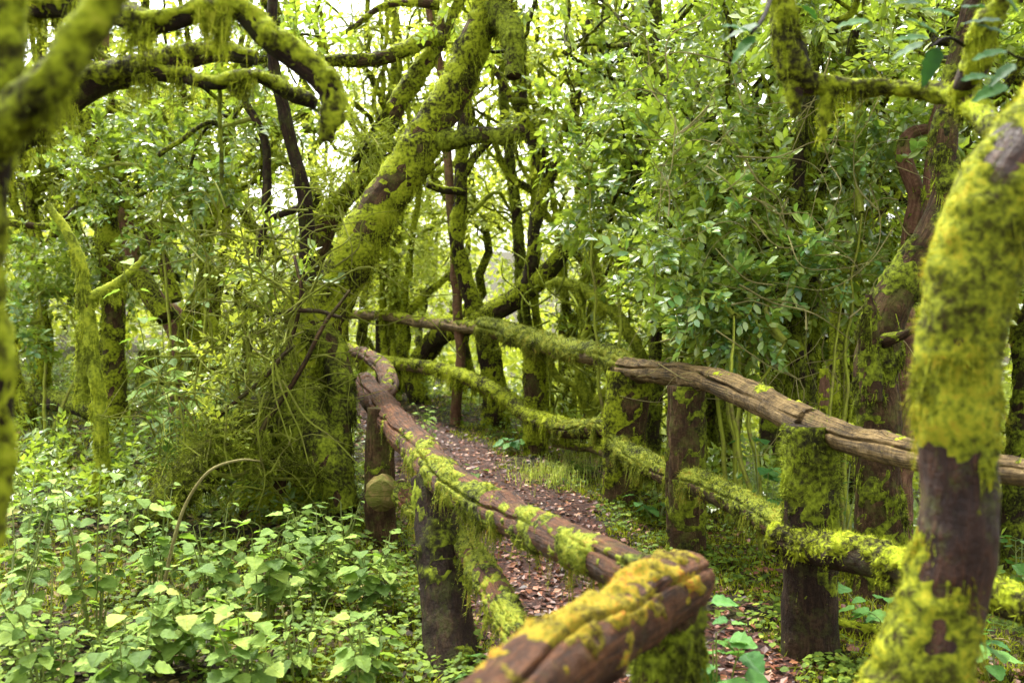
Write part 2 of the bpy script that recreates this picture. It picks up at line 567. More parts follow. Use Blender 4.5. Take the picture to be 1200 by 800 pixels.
def moss_geo(t, cov=.6, thick=.02, L=.02, dens=9000, w_=.004, up=.3, seed=0, drape=0, drape_len=.1, freq=None, where=None):
    """lumpy cushion layer on a tube, with upright fronds and hanging tassels"""
    r_ = np.random.default_rng(seed + 100)
    n_, m_ = t.n, t.m
    S, D = t.S, t.D
    fr = freq or 1 / max(.06, t.R.mean() * 1.6)
    mask = fbm(S * fr, seed + 31, 3) - .5 + .55 * (fbm(S * fr * 4.5, seed + 37, 2) - .5) + up * D[..., 2] * .5 + (cov - .5)
    if where is not None: mask = mask + where(t)
    k = np.clip(mask * 4, 0, 1)
    k2 = np.clip(mask * 5 + .8, 0, 1) ** 1.5
    lump = fbm(S / (thick * 1.5 + .008), seed + 3, 3)
    th = thick * k * (1.9 * np.clip(lump - .22, 0, 1)) - .005 * (k <= .02)
    MS = S + D * th[..., None]
    MF = S + D * np.maximum(th, 0)[..., None]
    V = MS.reshape(-1, 3)
    q = grid_faces(n_, m_)
    kf = k.reshape(-1)
    keep = kf[q].max(1) > .02
    q = q[keep]
    # spread fronds in proportion to covered area
    A = MS[:-1]
    e1 = np.linalg.norm(MS[1:] - A, axis=-1)
    e2 = np.linalg.norm(np.roll(A, -1, 1) - A, axis=-1)
    wgt = (e1 * e2 * k2[:-1]).ravel()
    tot = wgt.sum()
    Vs, Fs, Rs = [V], [], [np.full(len(V), .25) + .5 * lump.reshape(-1) - .1]
    off = len(V)
    if tot > 0:
        def pick(num):
            c = r_.choice(len(wgt), num, p=wgt / tot)
            i, j = c // m_, c % m_
            a, b_ = r_.random(num)[:, None], r_.random(num)[:, None]
            j2 = (j + 1) % m_
            p_ = (MF[i, j] * (1 - a) + MF[i + 1, j] * a) * (1 - b_) + (MF[i, j2] * (1 - a) + MF[i + 1, j2] * a) * b_
            return p_, D[i, j], k[i, j]
        num = int(dens * tot)
        if num:
            p_, nn, kk = pick(num)
            lf = .2 + 1.5 * fbm(p_ / (thick * 1.6 + .01), seed + 77, 2)
            dr = norm(nn * .7 + r_.normal(size=nn.shape) * .62 + np.array([0, 0, -.22]))
            ln = L * lf * (.3 + 1.1 * r_.random(num) ** 1.5) * (.35 + .65 * kk)
            v2, f2, r2 = strands(p_ - nn * .003, dr, w_, ln, seed)
            Vs.append(v2); Fs.append(f2 + off); Rs.append(r2); off += len(v2)
        nd = int(drape * tot)
        if nd:
            p_, nn, kk = pick(nd * 4)
            ok = (nn[:, 2] < .15) & (fbm(p_ * 11, seed + 5, 2) > .57)
            p_, nn = p_[ok][:nd], nn[ok][:nd]
            nd = len(p_)
            if nd:
                ln = drape_len * (.25 + r_.random(nd) ** 2) * (.3 + 1.6 * fbm(p_ * 7, seed + 8, 2))
                dr = norm(np.array([0, 0, -1.0]) + r_.normal(size=(nd, 3)) * .13 + nn * .15)
                v2, f2, r2 = strands(p_, dr, w_ * 1.3, ln, seed + 1)
                Vs.append(v2); Fs.append(f2 + off); Rs.append(r2); off += len(v2)
                # short side fronds down each tassel
                for fct in (.15, .35, .55, .75):
                    pp = p_ + dr * (ln * fct)[:, None]
                    d2 = norm(dr * .6 + r_.normal(size=(nd, 3)) * .7)
                    v2, f2, r2 = strands(pp, d2, w_, ln * .3 * (1 - fct) + .006, seed + int(fct * 100))
                    Vs.append(v2); Fs.append(f2 + off); Rs.append(r2); off += len(v2)
    return np.vstack(Vs), q, (np.vstack(Fs) if Fs else None), np.concatenate(Rs)


def moss_obj(parent, t, mat, name='moss', **kw):
    V, q, tr, rnd = moss_geo(t, **kw)
    if len(q) == 0: return None
    return mesh_obj(name, V, q, tr, mat, parent, rnd=rnd, kind=None)


def pxr(pts):
    """[(px, py, depth, width_px)] -> points and radii"""
    return np.array([P(a, b_, c) for a, b_, c, d_ in pts]), np.array([d_ * .5 * c / FPX for a, b_, c, d_ in pts])


# ------------------------------------------------------------------ the ground
def axis(lo, hi, c0, c1, fine, coarse):
    a = list(np.arange(c0, c1, fine))
    x = c0
    s = fine
    left = []
    while x > lo:
        s = min(s * 1.12, coarse); x -= s; left.append(x)
    x = a[-1]
    s = fine
    right = []
    while x < hi:
        s = min(s * 1.12, coarse); x += s; right.append(x)
    return np.array(left[::-1] + a + right)


gx = axis(-120, 120, -3.6, 3.2, .045, 6)
gy = axis(-8, 200, 1.5, 12.5, .05, 8)
XX, YY = np.meshgrid(gx, gy)
ZZ = gz(XX, YY)
# path: between a left and a right edge, in plan
PY = np.array([1.0, 2.5, 4.0, 5.5, 7.0, 8.5, 10, 11.5, 13.5])
PL = np.array([.55, .25, -.12, -.55, -.85, -1.15, -1.45, -2.2, -3.8])
PR = np.array([1.75, 1.5, 1.10, .78, .42, -.1, -.55, -1.2, -2.6])


def path_mask(x, y):
    p_ = np.stack([x, y, 0 * x], -1)
    l = np.interp(y, PY, PL) + (fbm(p_ * 3, 44) - .5) * .3
    r_ = np.interp(y, PY, PR) + (fbm(p_ * 3, 45) - .5) * .4
    return (x > l) & (x < r_) & (y < 13.5) & (y > 1.0)


V = np.stack([XX, YY, ZZ], -1).reshape(-1, 3)
nx, ny = len(gx), len(gy)
i = np.arange(ny - 1)[:, None]
j = np.arange(nx - 1)[None]
q = np.stack([i * nx + j, i * nx + j + 1, (i + 1) * nx + j + 1, (i + 1) * nx + j], -1).reshape(-1, 4)
tag(mesh_obj('ground', V, q, None, M['soil']), 'dark forest floor of soil and rotting leaves', kind='structure')
cen = V[q].mean(1)
pm = path_mask(cen[:, 0], cen[:, 1])
used, inv = np.unique(q[pm], return_inverse=True)
Vp = V[used] + np.array([0, 0, .006])
tag(mesh_obj('path', Vp, inv.reshape(-1, 4), None, M['path']), 'narrow reddish brown earth footpath between the two fences', kind='structure')

# ------------------------------------------------------------------ the two log fences
POST_X = {}


def post(parent, px, pytop, pybase, wtop, wbase, matk, seed, mosskw=None, label=None, pxtop=None, mossmat='moss_dark', d=None, dtop=None):
    g = G(px, pybase) if d is None else None
    dd = np.dot(g - np.array([0, 0, CAMZ]), FW) if d is None else d
    b_ = P(px, pybase, dd)
    if d is not None: b_ = np.array([b_[0], b_[1], gz(b_[0], b_[1])])
    tp = P(pxtop or px, pytop, dtop or dd)
    mid = (b_ + tp) / 2 + np.array([rng.normal() * .01, 0, 0])
    low = b_ + (b_ - tp) * .12
    t = tube([low, b_, mid, tp], [wbase * .55 * dd / FPX, wbase * .5 * dd / FPX, (wbase + wtop) * .25 * dd / FPX, wtop * .5 * dd / FPX],
             nseg=40 if dd < 6 else 24, step=.018 if dd < 6 else .03, rough=.10, seed=seed, crack=[(rng.random() * 6, .16, .22), (rng.random() * 6, .1, .15)])
    o = log_obj('post', t, M[matk], parent, label)
    if mosskw is not None:
        kw = dict(cov=.5, thick=.018, L=.022, dens=11000, w_=.0045, up=0, seed=seed)
        kw.update(mosskw)
        moss_obj(o, t, M[mossmat], **kw)
    return o, t


def rail(parent, pts, matk, seed, mosskw=None, mossmat='moss', crack=((1.2, .07, .35), (4.0, .06, .3), (5.5, .05, .3), (.4, .05, .3)), label=None, rough=.10, wob=.012):
    p_, r_ = pxr(pts)
    dmin = min(a[2] for a in pts)
    st = max(.011, dmin * .0028)
    t = tube(p_, r_, nseg=80 if dmin < 5 else (44 if dmin < 7 else 26), step=st, rough=rough, seed=seed, crack=crack, wob=wob, knots=7)
    o = log_obj('rail', t, M[matk], parent, label)
    if mosskw is not None:
        kw = dict(cov=.5, thick=.016, L=.018, dens=12000, w_=.004, up=.6, seed=seed)
        kw.update(mosskw)
        moss_obj(o, t, M[mossmat], **kw)
    return o, t


g1 = G(950, 765)
FR = empty('log_fence', g1, 'right-hand rough log fence running back along the far side of the path', 'fence', 'log fences beside the path')
post(FR, 950, 498, 768, 58, 66, 'bark_dark', 1, dict(cov=.52, L=.035, drape=1500, drape_len=.07, where=lambda t: np.clip((t.S[..., 2] - .58) * 1.1, -.45, .2) + 1.0 * (fbm(t.S * np.array([11, 11, 5]), 66) - .5)), 'thick post, mossy above and bare dark wood below', mossmat='moss_dark')
post(FR, 805, 452, 655, 45, 46, 'bark', 2, dict(cov=.40, where=lambda t: .8 * (fbm(t.S * np.array([9, 9, 5]), 69) - .5)), None)
post(FR, 727, 436, 590, 52, 44, 'bark', 3, dict(cov=.66, L=.03, where=lambda t: .8 * (fbm(t.S * np.array([9, 9, 5]), 68) - .5)), 'leaning post shaggy with moss', pxtop=738, mossmat='moss')
post(FR, 627, 392, 531, 27, 25, 'bark', 4, dict(cov=.62, dens=6000, w_=.007), None, mossmat='moss')
post(FR, 447, 371, 462, 14, 14, 'bark_dark', 5, None)
rail(FR, [(398, 370, 13.6, 9), (440, 369, 12.9, 12), (500, 379, 11.4, 13), (570, 385, 9.9, 16), (598, 392, 9.4, 14)], 'wood_grey', 11, dict(cov=.36, dens=5000, w_=.007), label='thin far rail with a little moss')
rail(FR, [(566, 382, 9.8, 22), (600, 392, 9.3, 25), (660, 408, 8.2, 25), (715, 420, 7.3, 26), (752, 438, 6.7, 24)], 'wood_grey', 12, dict(cov=.72, thick=.022, L=.025, dens=9000, w_=.006, drape=900), 'moss_bright', label='rail thickly coated in yellow-green moss')
rail(FR, [(733, 431, 6.95, 26), (775, 437, 6.1, 26), (830, 444, 5.4, 30), (880, 464, 4.85, 36), (948, 496, 4.25, 34)], 'wood_grey', 13, dict(cov=.06), crack=((1.1, .09, .5), (5.2, .12, .35), (2.4, .06, .3), (.2, .07, .3)), rough=.13, label='bare weathered rail split along its length')
rail(FR, [(930, 488, 4.42, 38), (985, 509, 4.05, 34), (1060, 531, 3.6, 36), (1130, 543, 3.2, 35), (1230, 556, 2.85, 34)], 'wood_grey', 14, dict(cov=.12), crack=((1.3, .08, .45), (.4, .06, .3), (5.4, .1, .35)), rough=.12, label='bare weathered rail passing behind the near tree')
rail(FR, [(405, 416, 12.6, 11), (470, 427, 11.4, 14), (540, 440, 10.3, 16), (590, 465, 9.5, 18), (625, 490, 8.8, 20), (664, 503, 7.9, 22)], 'wood_grey', 15, dict(cov=.66, thick=.02, L=.025, dens=6000, w_=.007, drape=2500, drape_len=.12), 'moss', label='thin lower rail fringed with hanging moss')
rail(FR, [(655, 503, 8.0, 18), (680, 505, 7.6, 20), (712, 502, 7.1, 22), (735, 530, 6.6, 24), (790, 558, 5.75, 28), (850, 580, 5.05, 31), (930, 625, 4.3, 34)], 'bark', 16, dict(cov=.64, thick=.02, L=.028, dens=9000, w_=.005, drape=2500, drape_len=.10), 'moss_bright', label='sagging lower rail wrapped in moss')
rail(FR, [(908, 632, 4.2, 32), (950, 640, 4.05, 36), (990, 650, 3.8, 42), (1060, 664, 3.45, 40), (1130, 690, 3.1, 40), (1230, 722, 2.8, 40)], 'bark_dark', 17, dict(cov=.56, thick=.022, L=.028, drape=1500, drape_len=.06), 'moss', label='dark lower rail with a thick cap of moss')

g2 = G(527, 785)
FL = empty('log_fence', g2, 'left-hand log fence with a bare wet rail, turning a corner in the foreground', 'fence', 'log fences beside the path')
post(FL, 530, 560, 786, 52, 66, 'bark_dark', 21, dict(cov=.40, thick=.012, L=.02), 'leaning dark post green with moss near the top', pxtop=505, dtop=4.42, mossmat='moss_dark')
o2, t2 = post(FL, 448, 478, 634, 34, 38, 'bark', 22, dict(cov=.22), 'post with a pale sawn branch stub')
post(FL, 400, 462, 540, 20, 24, 'bark_dark', 23, dict(cov=.55, dens=6000, w_=.006))
post(FL, 782, 692, 1010, 76, 90, 'bark', 24, dict(cov=.50, thick=.022, L=.03, drape=1500), 'thick corner post in the foreground, rust brown and mossy', mossmat='moss_dark', d=2.38)
cs = log_obj('branch_stub', tube([P(449, 568, 5.95), P(448, 576, 5.72), P(446, 581, 5.58)], [.06, .095, .085], 24, .015, .28, 3), M['cut_wood'], FL)
rail(FL, [(392, 405, 11.0, 12), (425, 414, 9.9, 15), (447, 428, 9.0, 20), (455, 446, 8.2, 22), (452, 462, 7.6, 22), (440, 470, 7.4, 18)], 'wood_brown', 25, dict(cov=.16), label='short far rail that curves down at its near end')
rail(FL, [(428, 447, 8.1, 22), (438, 468, 6.9, 33), (462, 495, 5.8, 37), (490, 526, 5.0, 40), (520, 558, 4.3, 44), (560, 588, 3.85, 44), (620, 618, 3.35, 46), (700, 650, 2.85, 52), (745, 670, 2.62, 54), (778, 684, 2.5, 52)],
     'wood_brown', 26, dict(cov=.42, up=.1, thick=.022, L=.022, dens=15000, drape=1300, drape_len=.10, seed=31, where=lambda t: np.clip((5.0 - t.S[..., 1]) * .25, -.6, .12) - .30 * np.clip(t.D[..., 0] + t.D[..., 2] * .6, 0, 1)), 'moss_bright', crack=((1.0, .06, .4), (5.6, .06, .4), (2.2, .05, .35), (3.4, .06, .3)),
     label='long wet brown rail with yellow moss along its near side')
rail(FL, [(806, 676, 2.46, 66), (788, 688, 2.38, 80), (750, 710, 2.2, 84), (700, 744, 1.98, 86), (630, 790, 1.72, 100), (560, 850, 1.5, 104), (480, 930, 1.3, 110)],
     'wood_brown', 27, dict(cov=.34, up=.45, thick=.018, L=.014, dens=30000, w_=.0026, freq=8), 'moss_gold', crack=((5.5, .05, .28), (2.2, .04, .25), (.6, .04, .3), (1.4, .04, .2)), label='thick near rail blotched with yellow and orange moss')
rail(FL, [(470, 575, 5.7, 26), (545, 640, 4.25, 30), (578, 690, 3.6, 34), (600, 735, 3.2, 34), (640, 775, 2.9, 32), (700, 815, 2.65, 34)],
     'wood_brown', 28, dict(cov=.52, up=.2, thick=.02, L=.022, dens=14000, drape=1500), 'moss_bright', label='lower rail sloping down beside the path')

# ------------------------------------------------------------------ leaf sprays
def leaf_shape(kind):
    if kind == 8:
        V = np.array([(0, 0, 0), (.26, .20, .05), (.66, .24, .04), (1, 0, -.08), (.66, -.24, .04), (.26, -.20, .05), (.28, 0, 0), (.65, 0, -.01)], float)
        F = np.array([(0, 6, 1), (6, 2, 1), (6, 7, 2), (7, 3, 2), (0, 5, 6), (5, 4, 6), (4, 7, 6), (4, 3, 7)])
    else:
        V = np.array([(0, 0, 0), (.5, .27, .05), (1, 0, -.05), (.5, -.27, .05)], float)
        F = np.array([(0, 2, 1), (0, 3, 2)])
    return V, F


def rotm(x, z):
    """basis with x along the leaf and z near the leaf's face"""
    x = norm(x)
    y = norm(np.cross(z, x))
    return np.stack([x, y, np.cross(x, y)], -1)


def spray_template(seed, style, res):
    """one twig with its leaves: returns leaf matrices (k,3,4) and twig points"""
    r_ = np.random.default_rng(seed)
    mats = []
    if style in ('laurel', 'lime'):
        Ltw = .26
        k = 12
        tw = [np.array([0, 0, 0.]), np.array([Ltw * .5, .01, .015]), np.array([Ltw, 0, -.01])]
        for a in range(k):
            f = .15 + .85 * a / (k - 1)
            p_ = np.array([Ltw * f, .01 * math.sin(3 * f), .015 * math.sin(3 * f)])
            ang = a * 2.4
            sp = .5 + .5 * f
            dr = np.array([sp, math.cos(ang) * 1.0, math.sin(ang) * .55 + .15]) + r_.normal(size=3) * .25
            nz_ = np.array([0, 0, 1.0]) + r_.normal(size=3) * .45
            ln = (.08 if style == 'laurel' else .065) * (.6 + .6 * r_.random())
            mats.append(np.hstack([rotm(dr, nz_) * ln, p_[:, None]]))
    else:
        Ltw = .3
        tw = [np.array([0, 0, 0.]), np.array([Ltw * .5, 0, .03]), np.array([Ltw, 0, .02])]
        for a in range(34):
            f = r_.random() ** .8
            p_ = np.array([Ltw * f, 0, .03 * math.sin(2.5 * f)]) + r_.normal(size=3) * .012
            dr = np.array([1.0, 0, 0]) + r_.normal(size=3) * .55
            R3 = rotm(dr, r_.normal(size=3))
            mats.append(np.hstack([R3 * np.array([.075, .022, .03])[None] * (.6 + .7 * r_.random()), p_[:, None]]))
    return np.array(mats), np.array(tw)


TEMPL = {}
for st in ('laurel', 'lime', 'heath'):
    TEMPL[st] = [spray_template(900 + 13 * k + len(st), st, 8) for k in range(10)]


def sprays(centres, outdirs, style, scale, seed, droop=.25):
    """place leaf sprays; returns leaf matrices (K,3,4) in world space and twig triangles"""
    r_ = np.random.default_rng(seed)
    LM, TV, TF = [], [], []
    off = 0
    which = r_.integers(0, 10, len(centres))
    for k in range(10):
        idx = np.where(which == k)[0]
        if not len(idx): continue
        mats, tw = TEMPL[style][k]
        x = norm(outdirs[idx] + r_.normal(size=(len(idx), 3)) * .5 + np.array([0, 0, -droop]))
        z = norm(np.array([0, 0, 1.0]) + r_.normal(size=(len(idx), 3)) * .35)
        y = norm(np.cross(z, x))
        z = np.cross(x, y)
        R3 = np.stack([x, y, z], -1) * (scale * (.7 + .6 * r_.random(len(idx))))[:, None, None]
        A = np.einsum('nij,mjk->nmik', R3, mats[:, :, :3])
        t_ = np.einsum('nij,mj->nmi', R3, mats[:, :, 3]) + centres[idx][:, None]
        LM.append(np.concatenate([A, t_[..., None]], -1).reshape(-1, 3, 4))
        pts = np.einsum('nij,mj->nmi', R3, tw) + centres[idx][:, None]
        s = y[:, None, :] * .0035 * scale
        a, b_ = pts - s, pts + s
        v = np.concatenate([a, b_], 1)     # 6 points
        base = off + np.arange(len(idx))[:, None] * 6
        f = np.concatenate([base + np.array([0, 1, 4, 3]), base + np.array([1, 2, 5, 4])])
        TV.append(v.reshape(-1, 3)); TF.append(f)
        off += len(idx) * 6
    return np.vstack(LM), np.vstack(TV), np.vstack(TF)


def leaves_geo(LM, res, seed, cl=None):
    V0, F0 = leaf_shape(res)
    V = np.einsum('nij,mj->nmi', LM[:, :, :3], V0) + LM[:, None, :, 3]
    F = (F0[None] + (np.arange(len(LM)) * len(V0))[:, None, None]).reshape(-1, 3)
    r_ = np.random.default_rng(seed)
    rv = r_.random(len(LM)) * .7
    rv = rv + .6 * (fbm(LM[:, :, 3] * 1.4, seed) - .25)
    return V.reshape(-1, 3), F, np.repeat(np.clip(rv, 0, 1), len(V0))


LEAF_ME = {}


def leaf_mesh(kind, mat):
    key = (kind, mat.name)
    if key in LEAF_ME: return LEAF_ME[key]
    if kind == 'laurel':
        V, F = leaf_shape(8)
        uv = V[:, :2]
    else:
        # broad ovate toothed leaf, cupped, midrib on x
        rows = 9
        V, F = [], []
        for a in range(rows + 1):
            t = a / rows
            wd = {'heart': .46, 'long': .22, 'round': .38}[kind] * (math.sin(math.pi * min(1, t ** .62)) ** .8 if t < 1 else 0)
            tooth = .88 if a % 2 else 1.06
            wd *= tooth
            zz = -.12 * t * t + .02 * math.sin(a * 2.2)
            V += [(t, wd, zz + wd * .22), (t - .01, wd * .5, zz + wd * .16), (t, 0, zz), (t - .01, -wd * .5, zz + wd * .16), (t, -wd, zz + wd * .22)]
        for a in range(rows):
            for c in range(4):
                o_ = a * 5 + c
                F += [(o_, o_ + 1, o_ + 6), (o_, o_ + 6, o_ + 5)]
        V = np.array(V); F = np.array(F)[:, ::-1]
        uv = V[:, :2]
    me_o = mesh_obj('leaf', V, None, F, mat, None, uv=uv, smooth=True)
    me = me_o.data
    bpy.data.objects.remove(me_o)
    LEAF_ME[key] = me
    return me


def leaf_objects(LM, kind, mat, parent, name='leaf'):
    me = leaf_mesh(kind, mat)
    off = root_loc(parent)
    for A in LM:
        o = bpy.data.objects.new(name, me)
        COL.objects.link(o)
        o.parent = parent
        m4 = Matrix([[*A[0, :3], A[0, 3] - off[0]], [*A[1, :3], A[1, 3] - off[1]], [*A[2, :3], A[2, 3] - off[2]], [0, 0, 0, 1]])
        o.matrix_basis = m4


# ------------------------------------------------------------------ thin branches and whole trees
class Lines:
    """collects thin round twigs into one mesh"""
    def __init__(s): s.V, s.Q, s.U, s.o = [], [], [], 0

    def add(s, pts, r0, r1, nseg=4, step=.08, wob=0, seed=0):
        pts = np.asarray(pts, float)
        t = tube(pts, np.linspace(r0, r1, len(pts)), nseg, step, 0, seed, wob=wob)
        V, q, tr, uv = tube_geo(t, False)
        s.V.append(V); s.Q.append(q + s.o); s.U.append(uv); s.o += len(V)
        return t

    def build(s, name, mat, parent, kind=None):
        if not s.V: return None
        return mesh_obj(name, np.vstack(s.V), np.vstack(s.Q), None, mat, parent, uv=np.vstack(s.U), kind=kind)


def crown(parent, blobs, anchors, style, matk, seed, res=4, scale=1.0, twigmat='twig', individual=0, droop=.25, hang=0):
    """blobs: (centre, radius, sprays). Limbs run from the nearest anchor to each blob."""
    r_ = np.random.default_rng(seed)
    ln = Lines()
    Cs, Ds = [], []
    for bi, (c, R_, k) in enumerate(blobs):
        c = np.asarray(c, float)
        d_ = np.linalg.norm(anchors - c, axis=1)
        # prefer a start below the blob
        a = anchors[np.argmin(d_ + .7 * np.clip(anchors[:, 2] - c[2], 0, None))]
        mid = (a + c) / 2 + r_.normal(size=3) * .12 * np.linalg.norm(c - a)
        ln.add([a, mid, c], .018 + .006 * R_, .008, 5, .12, .05, seed + bi)
        ns = max(3, int(k / 9))
        sub = []
        for s_ in range(ns):
            v = norm(r_.normal(size=3) * np.array([1, 1, .8]))
            e = c + v * R_ * (.45 + .55 * r_.random())
            m_ = (c + e) / 2 + r_.normal(size=3) * .1 * R_
            st = c if r_.random() < .5 or not sub else sub[r_.integers(len(sub))]
            ln.add([st, (st + e) / 2 + r_.normal(size=3) * .1 * R_, e], .006, .0025, 3, .15, .03, seed + s_)
            sub.append(e)
        sub = np.array(sub)
        ii = r_.integers(0, ns, k)
        f = r_.random(k)[:, None] ** .5
        pc = sub[ii] * f + c * (1 - f) + r_.normal(size=(k, 3)) * R_ * .16
        Cs.append(pc)
        Ds.append(norm(pc - c + r_.normal(size=(k, 3)) * .2))
    Cs, Ds = np.vstack(Cs), np.vstack(Ds)
    LM, TV, TF = sprays(Cs, Ds, style, scale, seed, droop)
    ln.build('twigs', M[twigmat], parent, 'stuff')
    rest = LM
    if individual:
        # the nearest leaves, the ones one can pick out, are leaves of their own
        dist = LM[:, 1, 3] + r_.random(len(LM)) * .5
        od = np.argsort(dist)
        leaf_objects(LM[od[:individual]], 'laurel', M['laurel_one'], parent)
        rest = LM[od[individual:]]
    V, F, rnd = leaves_geo(rest, res, seed)
    o = mesh_obj('foliage', V, None, F, M[matk], parent, rnd=rnd, kind='stuff', smooth=False)
    o2 = mesh_obj('leaf_twigs', TV, TF, None, M[twigmat], parent, uv=TV[:, :2], kind='stuff')
    return o


def tree(name, label, stems, crowns=(), style='laurel', matk='laurel', barkk='bark', mossk='moss', mosskw=None, seed=0, cat='tree', group=None,
         res=4, scale=1.0, individual=0, rough=.14, wob=.03, rootpix=None, limbname='limb', droop=.25, limbmoss=None):
    """stems: list of [(px, py, depth, width)], the first is the trunk and its first point stands on the floor"""
    first = P(*stems[0][0][:3])
    g = np.array([first[0], first[1], min(first[2], gz(first[0], first[1]))])
    root = empty(name, g, label, cat, group)
    anchors = []
    for si, pts in enumerate(stems):
        p_, r_ = pxr(pts)
        if si == 0 and p_[0][2] > g[2] - .05:
            base = np.array([p_[0][0], p_[0][1], g[2] - .15])
            if p_[0][2] - g[2] > .25:
                p_ = np.vstack([base, p_]); r_ = np.r_[r_[0] * 1.15, r_]
            else:
                p_[0] = base
        dm = min(a[2] for a in pts)
        nseg = int(np.clip(34 - dm * 1.8, 9, 30)) if r_.max() * FPX / dm > 7 else 9
        t = tube(p_, r_, nseg, max(.014, dm * .0045), rough, seed * 7 + si, wob=wob)
        nm = 'trunk' if si == 0 else limbname
        o = log_obj(nm, t, M[barkk], root)
        if mosskw is not False:
            kw = dict(cov=.62, thick=min(.024, r_.mean() * .28), L=max(.02, dm * .0042), dens=22000 / max(1.5, dm ** 1.25), w_=max(.004, dm * .0011), up=.15, seed=seed + si,
                      drape=2600 / dm, drape_len=.09)
            kw.update(mosskw or {})
            moss_obj(o, t, M[limbmoss if limbmoss and si else mossk], **kw)
        anchors.append(t.C)
    if len(crowns):
        bl = [(P(a, b_, c), R_, k) for a, b_, c, R_, k in crowns]
        # crooked moss-grown boughs inside the crown
        ln = Lines()
        rb = np.random.default_rng(seed + 4000)
        for c, R_, k in bl:
            if k < 38: continue
            for q_ in range(4):
                v = norm(rb.normal(size=3)) * R_ * .9
                pts_ = [c - v, c - v * .3 + rb.normal(size=3) * R_ * .25, c + v * .4 + rb.normal(size=3) * R_ * .25, c + v]
                ln.add(pts_, .012 + .022 * rb.random(), .008, 6, .07, .07, seed * 5 + q_)
        ln.build('mossy_boughs', M['moss_pale' if matk == 'lime' else 'moss'], root, 'stuff')
        crown(root, bl, np.vstack(anchors), style, matk, seed * 3 + 1, res, scale, individual=individual, droop=droop)
    return root


MM = dict
# the leaning tree in the middle left
T1 = tree('leaning_tree', 'big moss-clad tree leaning right from a tangled mound beside the left fence',
          [[(318, 600, 6.6, 100), (338, 500, 6.6, 78), (368, 400, 6.6, 58), (408, 315, 6.6, 50), (448, 238, 6.6, 46), (488, 172, 6.6, 44), (528, 105, 6.6, 40), (560, 40, 6.6, 36), (590, -60, 6.6, 32)],
           [(350, 460, 6.5, 50), (295, 500, 6.3, 50), (235, 550, 6.1, 46), (190, 595, 5.9, 40), (165, 630, 5.8, 30)],
           [(345, 480, 6.5, 80), (385, 540, 6.2, 46), (405, 600, 6.1, 30)],
           [(370, 390, 6.5, 40), (392, 430, 6.4, 30), (398, 520, 6.3, 26), (404, 590, 6.2, 26)],
           [(505, 165, 6.6, 26), (540, 62 + 98, 6.5, 20), (590, 158, 6.4, 16), (612, 150, 6.3, 10)],
           [(575, 10, 6.6, 30), (600, 40, 6.4, 24), (602, 90, 6.3, 14)]],
          [(640, -60, 6.6, 1.0, 80), (330, 330, 6.4, .5, 14)],
          barkk='bark', mossk='moss', mosskw=MM(cov=.68, thick=.026, L=.026, dens=7000, w_=.005, drape=700, drape_len=.12), limbmoss='moss_dark', seed=1, rough=.20)
crown(T1, [(P(250, 520, 5.8), .22, 120), (P(310, 540, 5.9), .25, 120), (P(200, 560, 5.6), .2, 90), (P(330, 440, 6.0), .22, 80), (P(290, 390, 6.2), .3, 90), (P(370, 560, 6.0), .15, 50)],
      np.array([P(335, 500, 6.6), P(290, 490, 6.2), P(225, 540, 6.0)]), 'heath', 'moss_dark', 555, 4, .34)
crown(T1, [(P(275, 430, 6.0), .25, 26), (P(320, 330, 6.2), .3, 24), (P(240, 500, 5.8), .2, 18)], np.array([P(335, 500, 6.6), P(368, 400, 6.6)]), 'lime', 'lime', 556, 4, .7)
# second trunk behind it
tree('bearded_tree', 'tree behind the leaning one, slanting the same way and hung with wispy lichen',
     [[(350, 360, 8.2, 28), (385, 262, 8.2, 26), (425, 205, 8.2, 24), (462, 130, 8.2, 22), (507, 60, 8.2, 20), (550, -40, 8.2, 18)],
      [(515, 45, 8.1, 16), (500, 44, 8.0, 18), (450, 65, 7.9, 17), (400, 72, 7.8, 14), (372, 66, 7.8, 11), (340, 40, 7.8, 7)],
      [(515, 5, 7.9, 14), (470, 5, 7.9, 8), (440, 12, 7.9, 7), (405, 40, 7.9, 6)]],
     [(432, 160, 7.9, .35, 40), (405, 215, 8.0, .28, 26), (520, -20, 8.4, .4, 14)], style='heath', matk='heath', barkk='bark', mossk='moss', seed=2)
